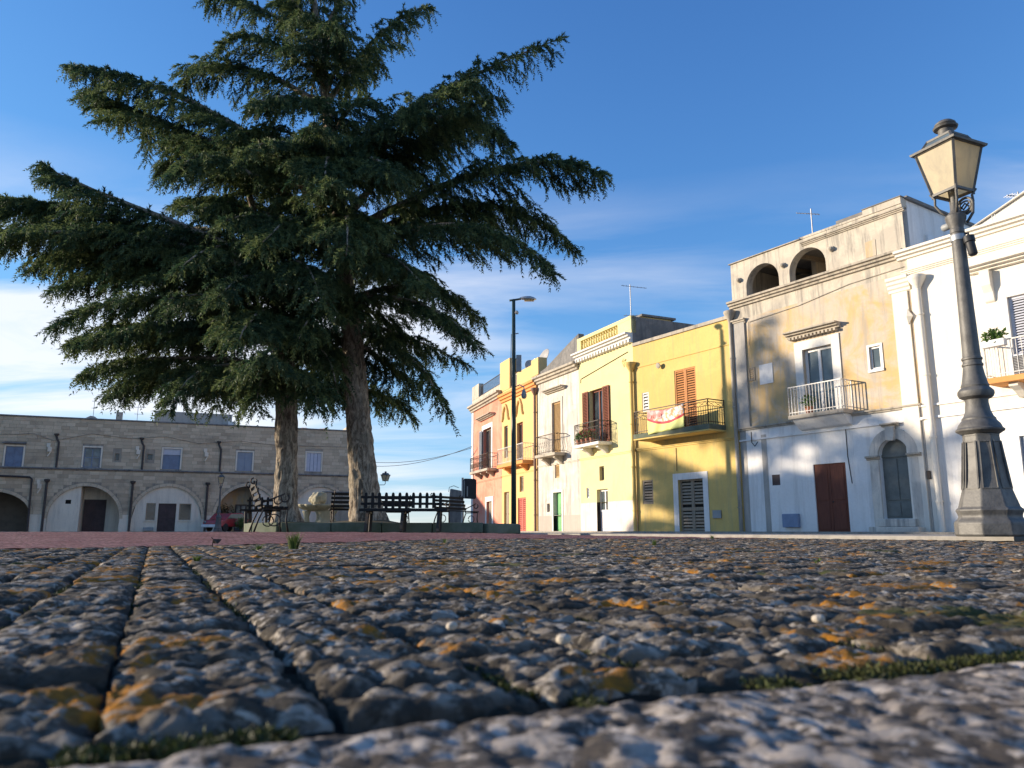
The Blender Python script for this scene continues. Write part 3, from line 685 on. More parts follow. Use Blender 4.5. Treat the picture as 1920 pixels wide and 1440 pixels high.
def window(t, x0, x1, z0, z1, fm, gm, y=.12, mull=1, w=.06, rails=0):
    m = MB(); m.box(x0, x0+w, y, y+.07, z0, z1); m.box(x1-w, x1, y, y+.07, z0, z1); m.box(x0+w, x1-w, y, y+.07, z0, z0+w); m.box(x0+w, x1-w, y, y+.07, z1-w, z1)
    xs = [x0+w]
    for k in range(mull):
        c = x0+(x1-x0)*(k+1)/(mull+1); m.box(c-w/2, c+w/2, y-.01, y+.07, z0+w, z1-w); xs += [c-w/2, c+w/2]
    xs.append(x1-w)
    zs = [z0+w]+[z0+(z1-z0)*(k+1)/(rails+1) for k in range(rails)]+[z1-w]
    for z in zs[1:-1]: m.box(x0+w, x1-w, y+.004, y+.066, z-w*.4, z+w*.4)
    f = m.build('window', fm, t)
    for i in range(0, len(xs), 2):
        MB().box(xs[i]-.004, xs[i+1]+.004, y+.035, y+.045, z0+w-.004, z1-w+.004).build('pane', gm, f)
    return f
def louvre(t, x0, x1, z0, z1, mat, y=.08, leaves=2, name='shutter', pitch=.075, rot=None, bands=()):
    out = []
    for k in range(leaves):
        a = x0+(x1-x0)*k/leaves+.004; b = x0+(x1-x0)*(k+1)/leaves-.004; w = min(.07, (b-a)*.16); m = MB()
        m.box(a, a+w, y, y+.04, z0, z1); m.box(b-w, b, y, y+.04, z0, z1); m.box(a+w, b-w, y, y+.04, z0, z0+w*1.3); m.box(a+w, b-w, y, y+.04, z1-w, z1)
        for zb in bands: m.box(a+w, b-w, y-.004, y+.04, zb-w*.8, zb+w*.8)
        o = m.build(name, mat, t); sl = MB(); z = z0+w*1.3+.02
        while z < z1-w-.02:
            if not any(abs(z-zb) < w*.8 for zb in bands):
                sl.add([(a+w-.003, y+.004, z), (b-w+.003, y+.004, z), (b-w+.003, y+.036, z+pitch*.62), (a+w-.003, y+.036, z+pitch*.62),
                        (a+w-.003, y+.010, z-.006), (b-w+.003, y+.010, z-.006), (b-w+.003, y+.042, z+pitch*.62-.006), (a+w-.003, y+.042, z+pitch*.62-.006)],
                       [(0,1,2,3),(7,6,5,4),(0,4,5,1),(2,6,7,3),(0,3,7,4),(1,5,6,2)])
            z += pitch
        s = sl.build('slats', mat, o); s['kind'] = 'stuff'; MB().box(a+w, b-w, y+.045, y+.05, z0+w, z1-w).build('backing', M['black'], o); out.append(o)
    return out
def door(t, x0, x1, z0, z1, mat, y=.14, leaves=2, rows=((.08, .42), (.47, .94)), knob=True):
    o = None
    root = MB().box(x0, x1, y+.03, y+.07, z0, z1).build('door', mat, t)
    for k in range(leaves):
        a = x0+(x1-x0)*k/leaves+.006; b = x0+(x1-x0)*(k+1)/leaves-.006
        MB().box(a, b, y, y+.028, z0+.01, z1-.01).build('door_leaf', mat, root)
        for (r0, r1) in rows:
            m = MB(); za, zb = z0+(z1-z0)*r0, z0+(z1-z0)*r1; i = .16*(b-a); m.box(a+i, b-i, y-.016, y-.001, za, zb)
            bevel(m.build('door_panel', mat, root), .012)
    if knob: MB().lathe([(.0, 0), (.03, .01), (.03, .03), (0, .05)], 10).build('handle', M['iron'], root, loc=((x0+x1)/2+.05, y, z0+(z1-z0)*.45), rot=(math.pi/2, 0, 0))
    return root
def scroll(c, r, turns=1.6, n=26, s=1, plane='xz'):
    pts = []
    for i in range(n):
        a = turns*2*math.pi*i/(n-1); q = r*(1-.8*i/(n-1)); pts.append((c[0]+s*q*math.cos(a), c[1], c[2]+q*math.sin(a)))
    return pts
def railing_mesh(x0, x1, D, z, h, style, pitch):
    m = MB(); run = [((x0, 0), (x0, -D)), ((x0, -D), (x1, -D)), ((x1, -D), (x1, 0))]
    for (a, b) in run:
        A = Vector((*a, 0)); B = Vector((*b, 0)); L = (B-A).length
        for zz, w in ((z+h, .035), (z+.09, .022)): m.bar(A+Vector((0, 0, zz)), B+Vector((0, 0, zz)), w)
        if style in ('cross', 'ornate'): m.bar(A+Vector((0, 0, z+h-.26)), B+Vector((0, 0, z+h-.26)), .018)
        if style == 'cross': m.bar(A+Vector((0, 0, z+h-.09)), B+Vector((0, 0, z+h-.09)), .018)
        k = max(2, int(L/pitch))
        for i in range(k+1):
            p = A.lerp(B, i/k); top = z+h if style in ('plain', 'belly') or i in (0, k) else z+h-.26
            nrm = Vector(((B-A).y, -(B-A).x, 0)).normalized()*-1
            if style == 'belly':
                out = Vector((0, -1, 0)) if a[1] == b[1] else Vector((-1 if a[0] == x0 else 1, 0, 0))
                m.tube([p+out*.13*math.sin(math.pi*min(1, u*1.5))*(1-u)*1.6+Vector((0, 0, z+.02+(h-.02)*u)) for u in (0, .15, .3, .45, .65, 1)], .009, 4)
            else: m.bar(p+Vector((0, 0, z)), p+Vector((0, 0, top)), .03 if i in (0, k) else .014)
            if style == 'cross' and i < k and i % 3 == 0:
                q = A.lerp(B, min(1, (i+3)/k)); m.bar(p+Vector((0, 0, z+h-.09)), q+Vector((0, 0, z+h-.26)), .012); m.bar(p+Vector((0, 0, z+h-.26)), q+Vector((0, 0, z+h-.09)), .012)
            if style == 'ornate' and i < k:
                q = A.lerp(B, (i+.5)/k)
                m.tube([q+(B-A).normalized()*.05*math.cos(v*.7)+Vector((0, 0, z+h-.13+.09*math.sin(v*.7))) for v in range(10)], .008, 4)
                m.tube([q+(B-A).normalized()*.05*math.cos(v*.7)+Vector((0, 0, z+.36+.17*math.sin(v*.7))) for v in range(10)], .007, 4)
    return m
def balcony(t, x0, x1, D, z, h, slab_t, slabm, railm, style='plain', pitch=.11, nb=2, bracketm=None, bd=.3):
    o = bevel(MB().box(x0-.05, x1+.05, -D-.05, -.002, z-slab_t, z).build('balcony', slabm, t), .015)
    railing_mesh(x0, x1, D, z, h, style, pitch).build('railing', railm, o)
    for k in range(nb):
        c = x0+(x1-x0)*((k+.5)/nb if nb > 2 else (.18+.64*k))
        pr = [(0, z-slab_t-bd), (-.10, z-slab_t-bd), (-D*.45, z-slab_t-bd*.55), (-D*.8, z-slab_t-.10), (-D*.8, z-slab_t-.002), (0, z-slab_t-.002)]
        bevel(MB().profx([(y-.002, zz) for y, zz in pr], c-.12, c+.12).build('bracket', bracketm or slabm, o), .012)
    return o
def downpipe(t, x, z0, z1, mat, r=.05, y=-.09, hopper=True, name='downpipe'):
    m = MB(); m.tube([(x, y, z0), (x, y, z1)], r, 10)
    for zz in np.arange(z0+.9, z1, 1.9): m.lathe([(r*1.3, 0), (r*1.3, .05)], 10, (x, y, float(zz)))
    o = m.build(name, mat, t, auto=.7)
    if hopper: MB().lathe([(r*1.05, 0), (r*1.6, .10), (r*2.9, .28), (r*3.1, .34), (r*3.1, .40), (r*2.6, .42)], 14, (x, y, z1)).build('hopper', mat, o, auto=.7)
    return o
def pediment(t, x0, x1, z, mat, out=.32, dent=True, name='window_hood'):
    o = cornice(t, x0, x1, z, .2, out, mat, name)
    if dent:
        for x in np.arange(x0+.12, x1-.1, .15): MB().box(x, x+.08, -out*.55, -.002, z-.09, z-.002).build('dentil', mat, o)
    return o
def leaf_clump(name, mat, n, r3, sz, seed, parent=None, loc=(0, 0, 0)):
    r = np.random.default_rng(seed); P = r.normal(size=(n, 3)); P = P/np.linalg.norm(P, axis=1, keepdims=True)*(r.random((n, 1))**.45)*np.array(r3)
    d = unit(r.normal(size=(n, 3))+[0, 0, .3]); w = unit(np.cross(d, r.normal(size=(n, 3)))); L = r.uniform(.6, 1.3, (n, 1))*sz
    V = np.stack([P, P+d*L*.5+w*L*.28, P+d*L, P+d*L*.5-w*L*.28], 1).reshape(-1, 3)+np.array(loc)
    return mesh_np(name, V, np.arange(4*n).reshape(-1, 4), mat, parent, False, np.repeat(r.random(n), 4))

# --- red house (far end of the row)
h1 = house('red_house', (-2.60, 54.53), (.305, -.952), 'coral red two-storey house at the far end of the row')
body(h1, -.9, 6.47, 9.35, 8, M['grey_plaster'])
H1H = [rect(2.1, 4.1, 4.05, 6.85), rect(3.05, 4.3, -.02, 1.95)]
front(h1, -.45, 6.47, 2.2, 8.45, [H1H[0]], M['red']); front(h1, -.45, 6.47, -.1, 2.2, [rect(3.05, 4.3, -.02, 1.95)], M['red'], 'lower_wall')
MB().box(-.9, -.45, -.05, .3, -.1, 8.45).build('corner_pilaster', M['trim_white'], h1)
cornice(h1, -1.0, 6.45, 8.45, .45, .4, M['mould'])
MB().box(-.9, 6.47, -.02, .28, 8.9, 9.35).build('parapet', M['loggia'], h1)
bevel(MB().box(-.92, .9, -.04, .32, 9.352, 10.35).build('parapet_pier', M['loggia'], h1), .02)
m = MB(); m.bar((.9, .1, 10.1), (6.4, .1, 10.1), .04); m.bar((.9, .1, 9.45), (6.4, .1, 9.45), .03)
for x in np.arange(1.0, 6.4, .16): m.bar((x, .1, 9.35), (x, .1, 10.1), .018)
m.build('terrace_railing', M['iron'], h1)
pediment(h1, 1.3, 4.9, 7.5, M['mould'], .42, False); trim(h1, 2.1, 4.1, 4.05, 6.85, .3, M['trim_white'])
window(h1, 2.1, 4.1, 4.05, 6.85, M['grey_wood'], M['glass'], .2, 1, .09); louvre(h1, 1.55, 2.15, 4.1, 6.8, M['grey_metal'], -.16, 1)
balcony(h1, 1.0, 5.4, .62, 4.02, .95, .16, M['mould'], M['rust_iron'], 'ornate', .22, 3, None, .34)
cornice(h1, -.4, 6.47, 3.3, .12, .07, M['red'], 'string_course', 2)
trim(h1, 3.05, 4.3, -.02, 1.95, .32, M['trim_white']); door(h1, 3.05, 4.3, -.02, 1.95, M['grey_wood'])
# --- apricot house
h2 = house('apricot_house', (-.63, 48.37), (.348, -.938), 'apricot orange house with arched window mouldings, behind the tall green pole')
body(h2, .01, 5.98, 8.75, 8, M['orange'])
H2 = [rect(.4, 1.05, 4.5, 6.5), rect(2.65, 3.65, 4.0, 6.4), rect(.4, 1.3, -.02, 2.4), rect(2.8, 4.1, -.02, 1.95), rect(3.1, 3.75, 2.3, 3.2)]
front(h2, 0, 5.98, -.1, 8.0, H2, M['orange']); cornice(h2, -.02, 5.98, 8.0, .5, .34, M['orange_trim'])
MB().box(0, 5.98, -.02, .26, 8.5, 8.75).build('parapet', M['orange'], h2)
for a, b, z in ((-.3, 1.5, 10.7), (5.1, 6.2, 9.75)): bevel(MB().box(a, b, -.05, .5, 8.752, z).build('parapet_pier', M['orange'], h2), .02)
MB().box(2.7, 5.1, -.015, .24, 8.752, 9.5).build('parapet_panel', M['orange'], h2)
m = MB(); m.bar((1.5, .1, 9.5), (2.7, .1, 9.5), .04)
for x in np.arange(1.55, 2.7, .14): m.bar((x, .1, 8.75), (x, .1, 9.5), .02)
m.build('terrace_railing', M['white_iron'], h2)
for cx in (.72, 3.15):
    pts = [(cx-.62, -.03, 6.85), (cx-.45, -.05, 7.05), (cx-.38, -.05, 7.4), (cx-.15, -.05, 7.72), (cx, -.05, 7.82), (cx+.15, -.05, 7.72), (cx+.38, -.05, 7.4), (cx+.45, -.05, 7.05), (cx+.62, -.03, 6.85)]
    MB().tube(pts, .085, 8).build('arched_moulding', M['orange'], h2, True)
window(h2, .4, 1.05, 4.5, 6.5, M['grey_metal'], M['glass'], .14, 0, .08); window(h2, 2.65, 3.65, 4.0, 6.4, M['brown_shutter'], M['glass'], .16, 1, .1)
balcony(h2, .9, 5.2, .6, 4.0, .95, .2, M['orange_trim'], M['white_iron'], 'plain', .15, 2, M['orange_trim'], .36)
cornice(h2, 0, 5.9, 3.35, .1, .06, M['orange'], 'string_course', 2)
louvre(h2, 3.1, 3.75, 2.3, 3.2, M['grey_wood'], .1, 1); door(h2, .4, 1.3, -.02, 2.4, M['grey_wood']); louvre(h2, 2.8, 4.1, -.02, 1.95, M['red_shutter'], .06, 2, 'shutter_door', .11)
downpipe(h2, 5.82, 0, 7.6, M['pipe_brown'], .075, -.12)
# --- white stone house with green door
h3 = house('white_stone_house', (1.46, 42.75), (.41, -.912), 'weathered whitish house with the green door and rusty bellied balcony')
body(h3, .01, 4.74, 8.8, 8, M['rubble'])
H3 = [rect(1.75, 2.75, 4.05, 6.85), rect(1.8, 2.75, .0, 2.05), rect(2.0, 2.5, 2.8, 3.5), rect(1.02, 1.36, 1.05, 1.5)]
front(h3, 0, 4.74, .85, 8.15, [H3[0], rect(1.8, 2.75, .86, 2.05), H3[2], H3[3]], M['old_white'])
front(h3, 0, 1.8, -.1, .85, [], M['grey_dado'], 'dado', -.012); front(h3, 2.75, 4.74, -.1, .85, [], M['grey_dado'], 'dado', -.012)
cornice(h3, -.1, 4.74, 8.15, .42, .36, M['mould'])
MB().prism([(0, 8.58), (4.74, 8.58), (4.74, 10.05), (3.6, 9.75), (.9, 8.95), (0, 8.85)], .02, .34).build('sloping_parapet', M['rubble'], h3)
pediment(h3, 1.15, 3.35, 7.4, M['mould'], .36, False); trim(h3, 1.75, 2.75, 4.05, 6.85, .22, M['old_white'])
louvre(h3, 1.75, 2.75, 4.05, 6.85, M['tan_shutter'], .08, 1, 'blind', .06)
balcony(h3, 1.05, 3.3, .66, 4.05, .98, .15, M['mould'], M['rust_iron'], 'belly', .13, 2, None, .4)
cornice(h3, 0, 4.7, 3.5, .1, .06, M['old_white'], 'string_course', 2)
louvre(h3, 2.0, 2.5, 2.8, 3.5, M['tan_shutter'], .06, 1, 'shutter', .06); window(h3, 1.02, 1.36, 1.05, 1.5, M['grey_wood'], M['glass'], .1, 0, .05)
trim(h3, 1.8, 2.75, 0, 2.05, .14, M['trim_white']); door(h3, 1.8, 2.75, -.02, 2.05, M['green_door'], .2, 1)
# --- pale yellow house with balustrade
h4 = house('pale_yellow_house', (3.40, 38.42), (.415, -.91), 'pale yellow house with roof balustrade, dentil cornice and flower balcony')
body(h4, .01, 4.98, 9.7, 8, M['rubble'], 8.9)
H4 = [rect(1.05, 2.35, 4.15, 6.85), rect(1.83, 2.26, 2.4, 3.08), rect(.58, .85, 1.63, 2.13), rect(1.55, 2.55, 1.4, 2.0)]
front(h4, 0, 4.98, 1.4, 8.5, H4, M['pale_yellow']); front(h4, 0, 1.55, -.1, 1.4, [], M['white_dado'], 'dado', -.01); front(h4, 2.55, 4.98, -.1, 1.4, [], M['white_dado'], 'dado', -.01)
c4_ = cornice(h4, -.12, 4.99, 8.62, .3, .40, M['trim_white'])
for x in np.arange(0, 4.9, .27): MB().box(x, x+.13, -.22, -.002, 8.46, 8.615).build('dentil', M['trim_white'], c4_)
bal = MB().box(0, 4.98, -.05, .2, 8.925, 9.08).build('balustrade', M['pale_yellow'], h4)
MB().box(0, 4.98, -.07, .22, 9.56, 9.72).build('top_rail', M['pale_yellow'], bal)
for a, b in ((0, .35), (3.85, 4.98)): MB().box(a, b, -.06, .21, 9.082, 9.558).build('balustrade_pier', M['pale_yellow'], bal)
bz = MB().lathe([(.055, 0), (.055, .05), (.03, .07), (.075, .17), (.06, .26), (.032, .36), (.055, .42), (.055, .476)], 10)
b0 = bz.build('baluster', M['pale_yellow'], bal, auto=.8, loc=(.5, .07, 9.081))
for k in range(1, 15):
    c = b0.copy(); COL.objects.link(c); c.location.x = .5+k*.2357
MB().box(.35, 3.85, .14, .17, 9.082, 9.558).build('balustrade_back', M['pale_yellow'], bal)
MB().prism([(1.2, 8.9), (3.3, 8.9), (3.3, 10.3), (1.2, 10.3)], 1.8, 3.4).build('roof_room', M['pale_yellow'], h4)
MB().box(1.05, 3.45, 1.6, 3.6, 10.302, 10.40).build('roof_room_slab', M['roof_flat'], h4)
MB().box(0.6, 1.0, .5, .9, 8.9, 9.95).build('chimney', M['pale_yellow'], h4)
window(h4, 1.05, 2.35, 4.15, 6.85, M['brown_shutter'], M['glass'], .18, 1, .09)
for a, b, s_ in ((.45, 1.0, 1), (2.4, 2.95, -1)): louvre(h4, a, b, 4.2, 6.85, M['brown_shutter'], -.09, 1)
balcony(h4, .75, 3.0, .7, 4.15, .98, .14, M['trim_white'], M['iron'], 'ornate', .14, 2, M['trim_white'], .36)
cornice(h4, 0, 4.98, 3.5, .12, .07, M['pale_yellow'], 'string_course', 2)
window(h4, 1.83, 2.26, 2.4, 3.08, M['grey_wood'], M['glass'], .14, 0, .05); louvre(h4, .58, .85, 1.63, 2.13, M['grey_white'], .05, 1)
d4 = MB().box(1.55, 2.55, .2, .25, -.02, .95).build('door', M['grey_white'], h4); window(h4, 1.55, 2.55, .952, 2.0, M['white_paint'], M['glass_blue'], .18, 1, .09)
bevel(MB().box(1.75, 2.35, .17, .198, .15, .8).build('door_panel', M['white_dado'], d4), .015)
MB().tube([(0.2, -.03, 7.4), (.25, -.03, 7.6), (4.6, -.03, 8.1)], .015, 5).build('cable', M['iron'], h4)
m = MB(); m.box(4.1, 4.4, -.06, -.002, 7.75, 7.8); m.tube([(4.25, -.03, 7.45), (4.15, -.06, 7.7), (4.25, -.06, 7.85), (4.35, -.06, 7.7), (4.25, -.03, 7.6)], .02, 5); m.build('wall_bracket', M['pale_yellow'], h4)
# --- yellow house with banner
h5 = house('yellow_house', (5.47, 33.88), (.547, -.837), 'strong yellow house with orange louvred balcony door and hanging banner')
body(h5, .01, 5.79, 8.25, 8, M['yellow'])
H5 = [rect(2.5, 3.7, 4.15, 6.7), rect(.5, .92, 5.2, 6.05), rect(.34, 1.0, 1.2, 2.22), rect(2.48, 3.84, -.02, 2.12)]
front(h5, 0, 5.79, -.1, 8.25, H5, M['yellow']); bevel(MB().box(-.0, 5.8, -.07, .33, 8.252, 8.40).build('coping', M['mould'], h5), .015)
cornice(h5, .02, 5.7, 7.22, .05, .03, M['yellow'], 'string_course', 1); cornice(h5, .02, 5.75, 3.5, .13, .08, M['yellow'], 'string_course', 2)
louvre(h5, 2.5, 3.7, 4.15, 6.7, M['orange_shutter'], .02, 2, 'shutter', .1); louvre(h5, .5, .92, 5.2, 6.05, M['trim_white'], .02, 1, 'vent', .14)
louvre(h5, .34, 1.0, 1.2, 2.22, M['grey_wood'], .02, 1, 'shutter', .12)
trim(h5, 2.48, 3.84, -.02, 2.12, .27, M['white'], -.03); louvre(h5, 2.48, 3.84, -.02, 2.12, M['grey_wood'], .1, 2, 'shutter_door', .13, None, (.95,))
b5 = balcony(h5, .95, 5.1, .9, 4.1, .96, .2, M['concrete_dark'], M['iron'], 'cross', .12, 0)
bevel(MB().box(.9, 5.15, -.95, -.002, 3.84, 3.898).build('balcony_soffit', M['yellow'], b5), .01)
m = MB(); m.box(4.3, 4.72, -.06, -.002, .55, .86); bevel(m.build('meter_box', M['plastic_grey'], h5), .01)
MB().lathe([(.02, 0), (.05, .03), (.13, .13), (.12, .16), (0, .17)], 12).build('wall_light', M['mould'], h5, loc=(1.72, -.02, 7.08), rot=(math.pi/2+.2, 0, 0))
downpipe(h5, -.05, 0, 7.1, M['yellow'], .085, -.12); downpipe(h5, 5.72, 0, 8.1, M['mould'], .075, -.11)
MB().tube([(2.45, -.02, 3.45), (2.45, -.02, 2.5)], .012, 5).build('cable', M['iron'], h5)
# rear roof with tiles behind the yellow house
m = MB(); m.add([(.02, 3.0, 9.35), (5.2, 3.0, 8.75), (5.2, 7.6, 9.0), (.02, 7.6, 9.6), (.02, 3.0, 7.8), (5.2, 3.0, 7.8), (5.2, 7.6, 7.8), (.02, 7.6, 7.8)], [(0,1,2,3),(0,4,5,1),(1,5,6,2),(2,6,7,3),(3,7,4,0)])
rr_ = m.build('rear_roof', M['rubble'], h5)
for x in np.arange(.1, 5.2, .17): MB().tube([(float(x), 2.9, 9.37-.116*x), (float(x), 7.5, 9.62-.116*x)], .075, 6).build('roof_tile_row', M['roof_tile'], rr_)
m = MB(); m.box(4.2, 4.55, 2.4, 2.75, 7.8, 9.05); m.build('chimney', M['loggia'], h5)
for z in (9.06, 9.15, 9.24): MB().box(4.14, 4.61, 2.34, 2.81, z, z+.05).build('chimney_slab', M['loggia'], h5)
# --- old house with arched loggia
h6 = house('loggia_house', (8.64, 29.03), (.547, -.837), 'old house with two open roof arches, peeling ochre plaster and whitewashed ground floor')
body(h6, .01, 7.02, 8.7, 8.5, M['grey_plaster'], 8.6)
front(h6, 0, 7.02, 8.85, 10.32, [arch(.72, 2.22, 8.9, 9.3, 10.02), arch(2.68, 4.18, 8.9, 9.3, 10.02)], M['loggia'], 'loggia_wall', .0, .35)
def loggia_box():
    m = MB(); m.box(.02, .3, .36, 3.4, 8.6, 10.3); m.box(4.35, 4.6, .36, 3.4, 8.6, 10.3); m.box(2.3, 2.5, 1.9, 3.4, 8.6, 10.3)
    m.box(.3, 1.0, 3.0, 3.3, 8.6, 10.3); m.box(1.5, 4.35, 3.0, 3.3, 8.6, 10.3); m.box(1.0, 1.5, 3.0, 3.3, 8.6, 9.15); m.box(1.0, 1.5, 3.0, 3.3, 9.75, 10.3)
    m.box(0, 7.02, .002, .34, 10.322, 10.40); m.box(.02, .34, .004, .36, 8.6, 10.3); o = m.build('loggia_inner_wall', M['loggia'], h6)
    MB().box(.0, 4.6, .30, 3.4, 10.32, 10.40).build('loggia_roof', M['roof_flat'], h6)
    for x in (1.0, 2.3, 3.4): MB().bar((x, .4, 10.24), (x+.5, 3.2, 10.24), .14).build('beam', M['grey_wood'], h6)
    d = MB().lathe([(0, 0), (.32, .02), (.5, .10), (.56, .16), (.52, .15), (.3, .06), (0, .04)], 24).build('parasol_cover', M['white_paint'], h6, True, (3.4, 1.2, 9.2), (math.pi, 0, 0))
loggia_box()
MB().box(4.6, 7.02, .3, 6.0, 8.6, 10.45).build('roof_room', M['white'], h6); MB().box(4.55, 7.1, .22, 6.1, 10.60, 10.70).build('roof_room_slab', M['roof_flat'], h6)
MB().box(4.62, 7.0, .32, 6.0, 10.45, 10.598).build('roof_room_top', M['white'], h6)
m = MB(); m.box(3.25, 5.7, -.02, .29, 10.402, 10.48); m.box(5.7, 7.02, -.03, .29, 10.402, 10.62); m.build('parapet', M['loggia'], h6)
bevel(MB().box(5.68, 7.05, -.06, .2, 10.622, 10.66).build('coping', M['roof_flat'], h6), .01); bevel(MB().box(-.06, 3.25, -.07, .32, 10.402, 10.44).build('coping', M['mould'], h6), .01)
cornice(h6, 3.3, 7.1, 10.12, .14, .13, M['mould'], 'upper_moulding'); cornice(h6, -.1, 7.0, 8.58, .27, .26, M['mould'])
for x in (.4, 2.45, 4.45): MB().lathe([(.0, 0), (.09, .0), (.11, .05), (.05, .10), (.07, .15), (.0, .18)], 9).build('rosette', M['mould'], h6, loc=(x, 0, 9.66), rot=(math.pi/2, 0, 0))
bevel(MB().box(5.68, 6.05, -.015, -.002, 8.95, 9.5).build('blocked_window', M['ochre'], h6), .01)
H6 = [rect(3.0, 4.15, 4.0, 6.35), rect(5.5, 5.88, 5.2, 5.95)]
front(h6, .0, 7.02, 8.1, 8.6, [], M['loggia'], 'frieze'); front(h6, .55, 7.02, 3.85, 8.1, H6, M['ochre']); MB().box(0, .55, -.07, .25, 3.85, 8.1).build('corner_pilaster', M['grey_plaster'], h6)
cornice(h6, -.04, .6, 7.9, .2, .16, M['mould'], 'pilaster_cap')
AD = arch(5.5, 6.5, .45, 2.42, 2.92)
front(h6, 0, 7.02, -.1, 3.85, [rect(3.08, 4.30, -.02, 2.31), AD, rect(1.35, 1.69, 1.68, 2.06)], M['white'], 'ground_floor_wall', .01)
cornice(h6, 0, 7.02, 3.78, .12, .10, M['mould'], 'string_course', 2); cornice(h6, 0, 7.02, 3.38, .06, .05, M['white'], 'string_course', 1)
pediment(h6, 2.45, 4.55, 6.85, M['mould'], .34, True)
trim(h6, 3.0, 4.15, 4.0, 6.35, .32, M['trim_white'], -.04); window(h6, 3.0, 4.15, 4.0, 6.35, M['white_paint'], M['glass_blue'], .12, 1, .10)
trim(h6, 5.5, 5.88, 5.2, 5.95, .08, M['white_paint'], -.03, 0, 'surround', True); window(h6, 5.5, 5.88, 5.2, 5.95, M['white_paint'], M['glass_blue'], .04, 0, .06)
balcony(h6, 2.7, 4.75, .55, 4.0, .98, .14, M['mould'], M['white_iron'], 'plain', .12, 0)
MB().profx([(-.002, 3.5), (-.15, 3.55), (-.5, 3.858), (-.002, 3.858)], 2.75, 4.7).build('balcony_cove', M['white'], h6)
bevel(MB().box(1.1, 1.7, -.03, -.002, 5.4, 6.15).build('wall_panel', M['white'], h6), .01); louvre(h6, .6, .9, 5.62, 6.12, M['grey_wood'], -.03, 1, 'vent', .08)
MB().box(1.33, 1.71, .012, .2, 1.66, 2.08).build('vent_opening', M['dark_door'], h6)
door(h6, 3.08, 4.30, -.02, 2.31, M['brown_paint'], .05, 2, ((.06, .44), (.48, .95)))
def arched_door():
    m = MB(); m.prism(arch(5.5, 6.5, .45, 2.42, 2.92), .18, .24); o = m.build('arched_door', M['grey_green'], h6)
    for a, b in ((5.56, 5.98), (6.02, 6.44)):
        for z0, z1 in ((.52, .95), (1.02, 2.3)): bevel(MB().box(a, b, .155, .178, z0, z1).build('door_panel', M['grey_green'], o), .014)
    MB().box(5.5, 6.5, .14, .178, 2.36, 2.44).build('transom', M['grey_green'], o)
    ring = MB(); n = 16
    for i in range(n): pass
    cx, ro, ri = 6.0, .80, .5; pts = []
    for i in range(n+1):
        a = math.pi*i/n; pts.append((a, ))
    vs = []; fs = []
    for i in range(n+1):
        a = math.pi*i/n
        for rx, rz in ((ri, .5), (ro, .82)):
            for y in (-.06, .008): vs.append((cx+rx*math.cos(a), y, 2.42+rz*math.sin(a)))
    for i in range(n):
        b = i*4; c = b+4; fs += [(b, b+2, c+2, c), (b+2, b+3, c+3, c+2), (b, c, c+1, b+1)]
    ring.add(vs, fs); s = ring.build('arch_surround', M['old_white'], h6)
    m = MB(); m.box(5.2, 5.5, -.055, .008, .0, 2.3); m.box(6.5, 6.8, -.055, .008, .0, 2.3); bevel(m.build('jamb', M['old_white'], s), .01)
    for a, b in ((5.1, 5.54), (6.46, 6.9)): cornice(s, a, b, 2.3, .12, .15, M['mould'], 'impost', 2)
    bevel(MB().prism([(5.9, 2.85), (6.1, 2.85), (6.16, 3.3), (5.84, 3.3)], -.13, .0).build('keystone', M['old_white'], s), .015)
    cornice(s, 5.72, 6.28, 3.3, .1, .2, M['mould'], 'keystone_cap', 2)
    for (a, b, y, z0, z1) in ((5.2, 6.8, -.42, -.05, .2), (5.4, 6.6, -.2, .202, .44)): bevel(MB().box(a, b, y, .1, z0, z1).build('step', M['old_white'], s), .025)
arched_door()
MB().box(.98, 1.2, -.004, .008, -.05, 3.55).build('grey_patch', M['grey_plaster'], h6)
bevel(MB().box(1.78, 2.42, -.14, .008, .2, .66).build('meter_box', M['blue_box'], h6), .012); bevel(MB().box(6.98, 7.1, -.03, .008, 1.6, 1.85).build('door_bell', M['iron'], h6), .008)
MB().tube([(.7, -.03, 7.0), (.75, -.04, 7.9), (3, -.03, 8.0), (5, -.03, 8.25), (6.9, -.03, 8.3)], .014, 5).build('cable', M['loggia'], h6)
MB().tube([(.62, -.09, 3.7), (.62, -.09, 3.3), (.75, -.09, 3.15), (.9, -.09, 3.3)], .018, 6).build('cable', M['iron'], h6)
MB().tube([(4.45, -.02, 6.6), (4.45, -.02, 4.1)], .016, 5).build('cable', M['rust_iron'], h6); MB().tube([(4.42, .0, 3.4), (4.42, .0, 2.5), (4.5, .0, 1.6)], .014, 5).build('cable', M['iron'], h6)
# --- cream house at the right edge
h7 = house('cream_house', (12.49, 23.15), (.547, -.837), 'tall cream house at the right edge behind the big cast iron lamp')
body(h7, .01, 6.5, 8.75, 9, M['cream'], 8.6)
H7 = [rect(2.72, 3.9, 4.15, 6.55), rect(2.6, 3.9, .5, 2.63)]
front(h7, 0, 6.5, 3.4, 8.35, [H7[0]], M['cream']); front(h7, 0, 6.5, -.1, 3.4, [H7[1]], M['white'], 'ground_floor_wall', .008)
cornice(h7, -.28, 6.6, 8.5, .28, .30, M['cream']); cornice(h7, -.2, 6.6, 8.0, .14, .12, M['cream'], 'moulding'); MB().box(0, 6.5, -.03, .2, 8.14, 8.5).build('frieze', M['cream'], h7)
MB().box(.0, .5, -.06, .005, 0, 7.5).build('corner_pilaster', M['cream'], h7).location.x = -.58
cornice(h7, -.68, .02, 7.5, .5, .2, M['cream'], 'pilaster_cap', 4)
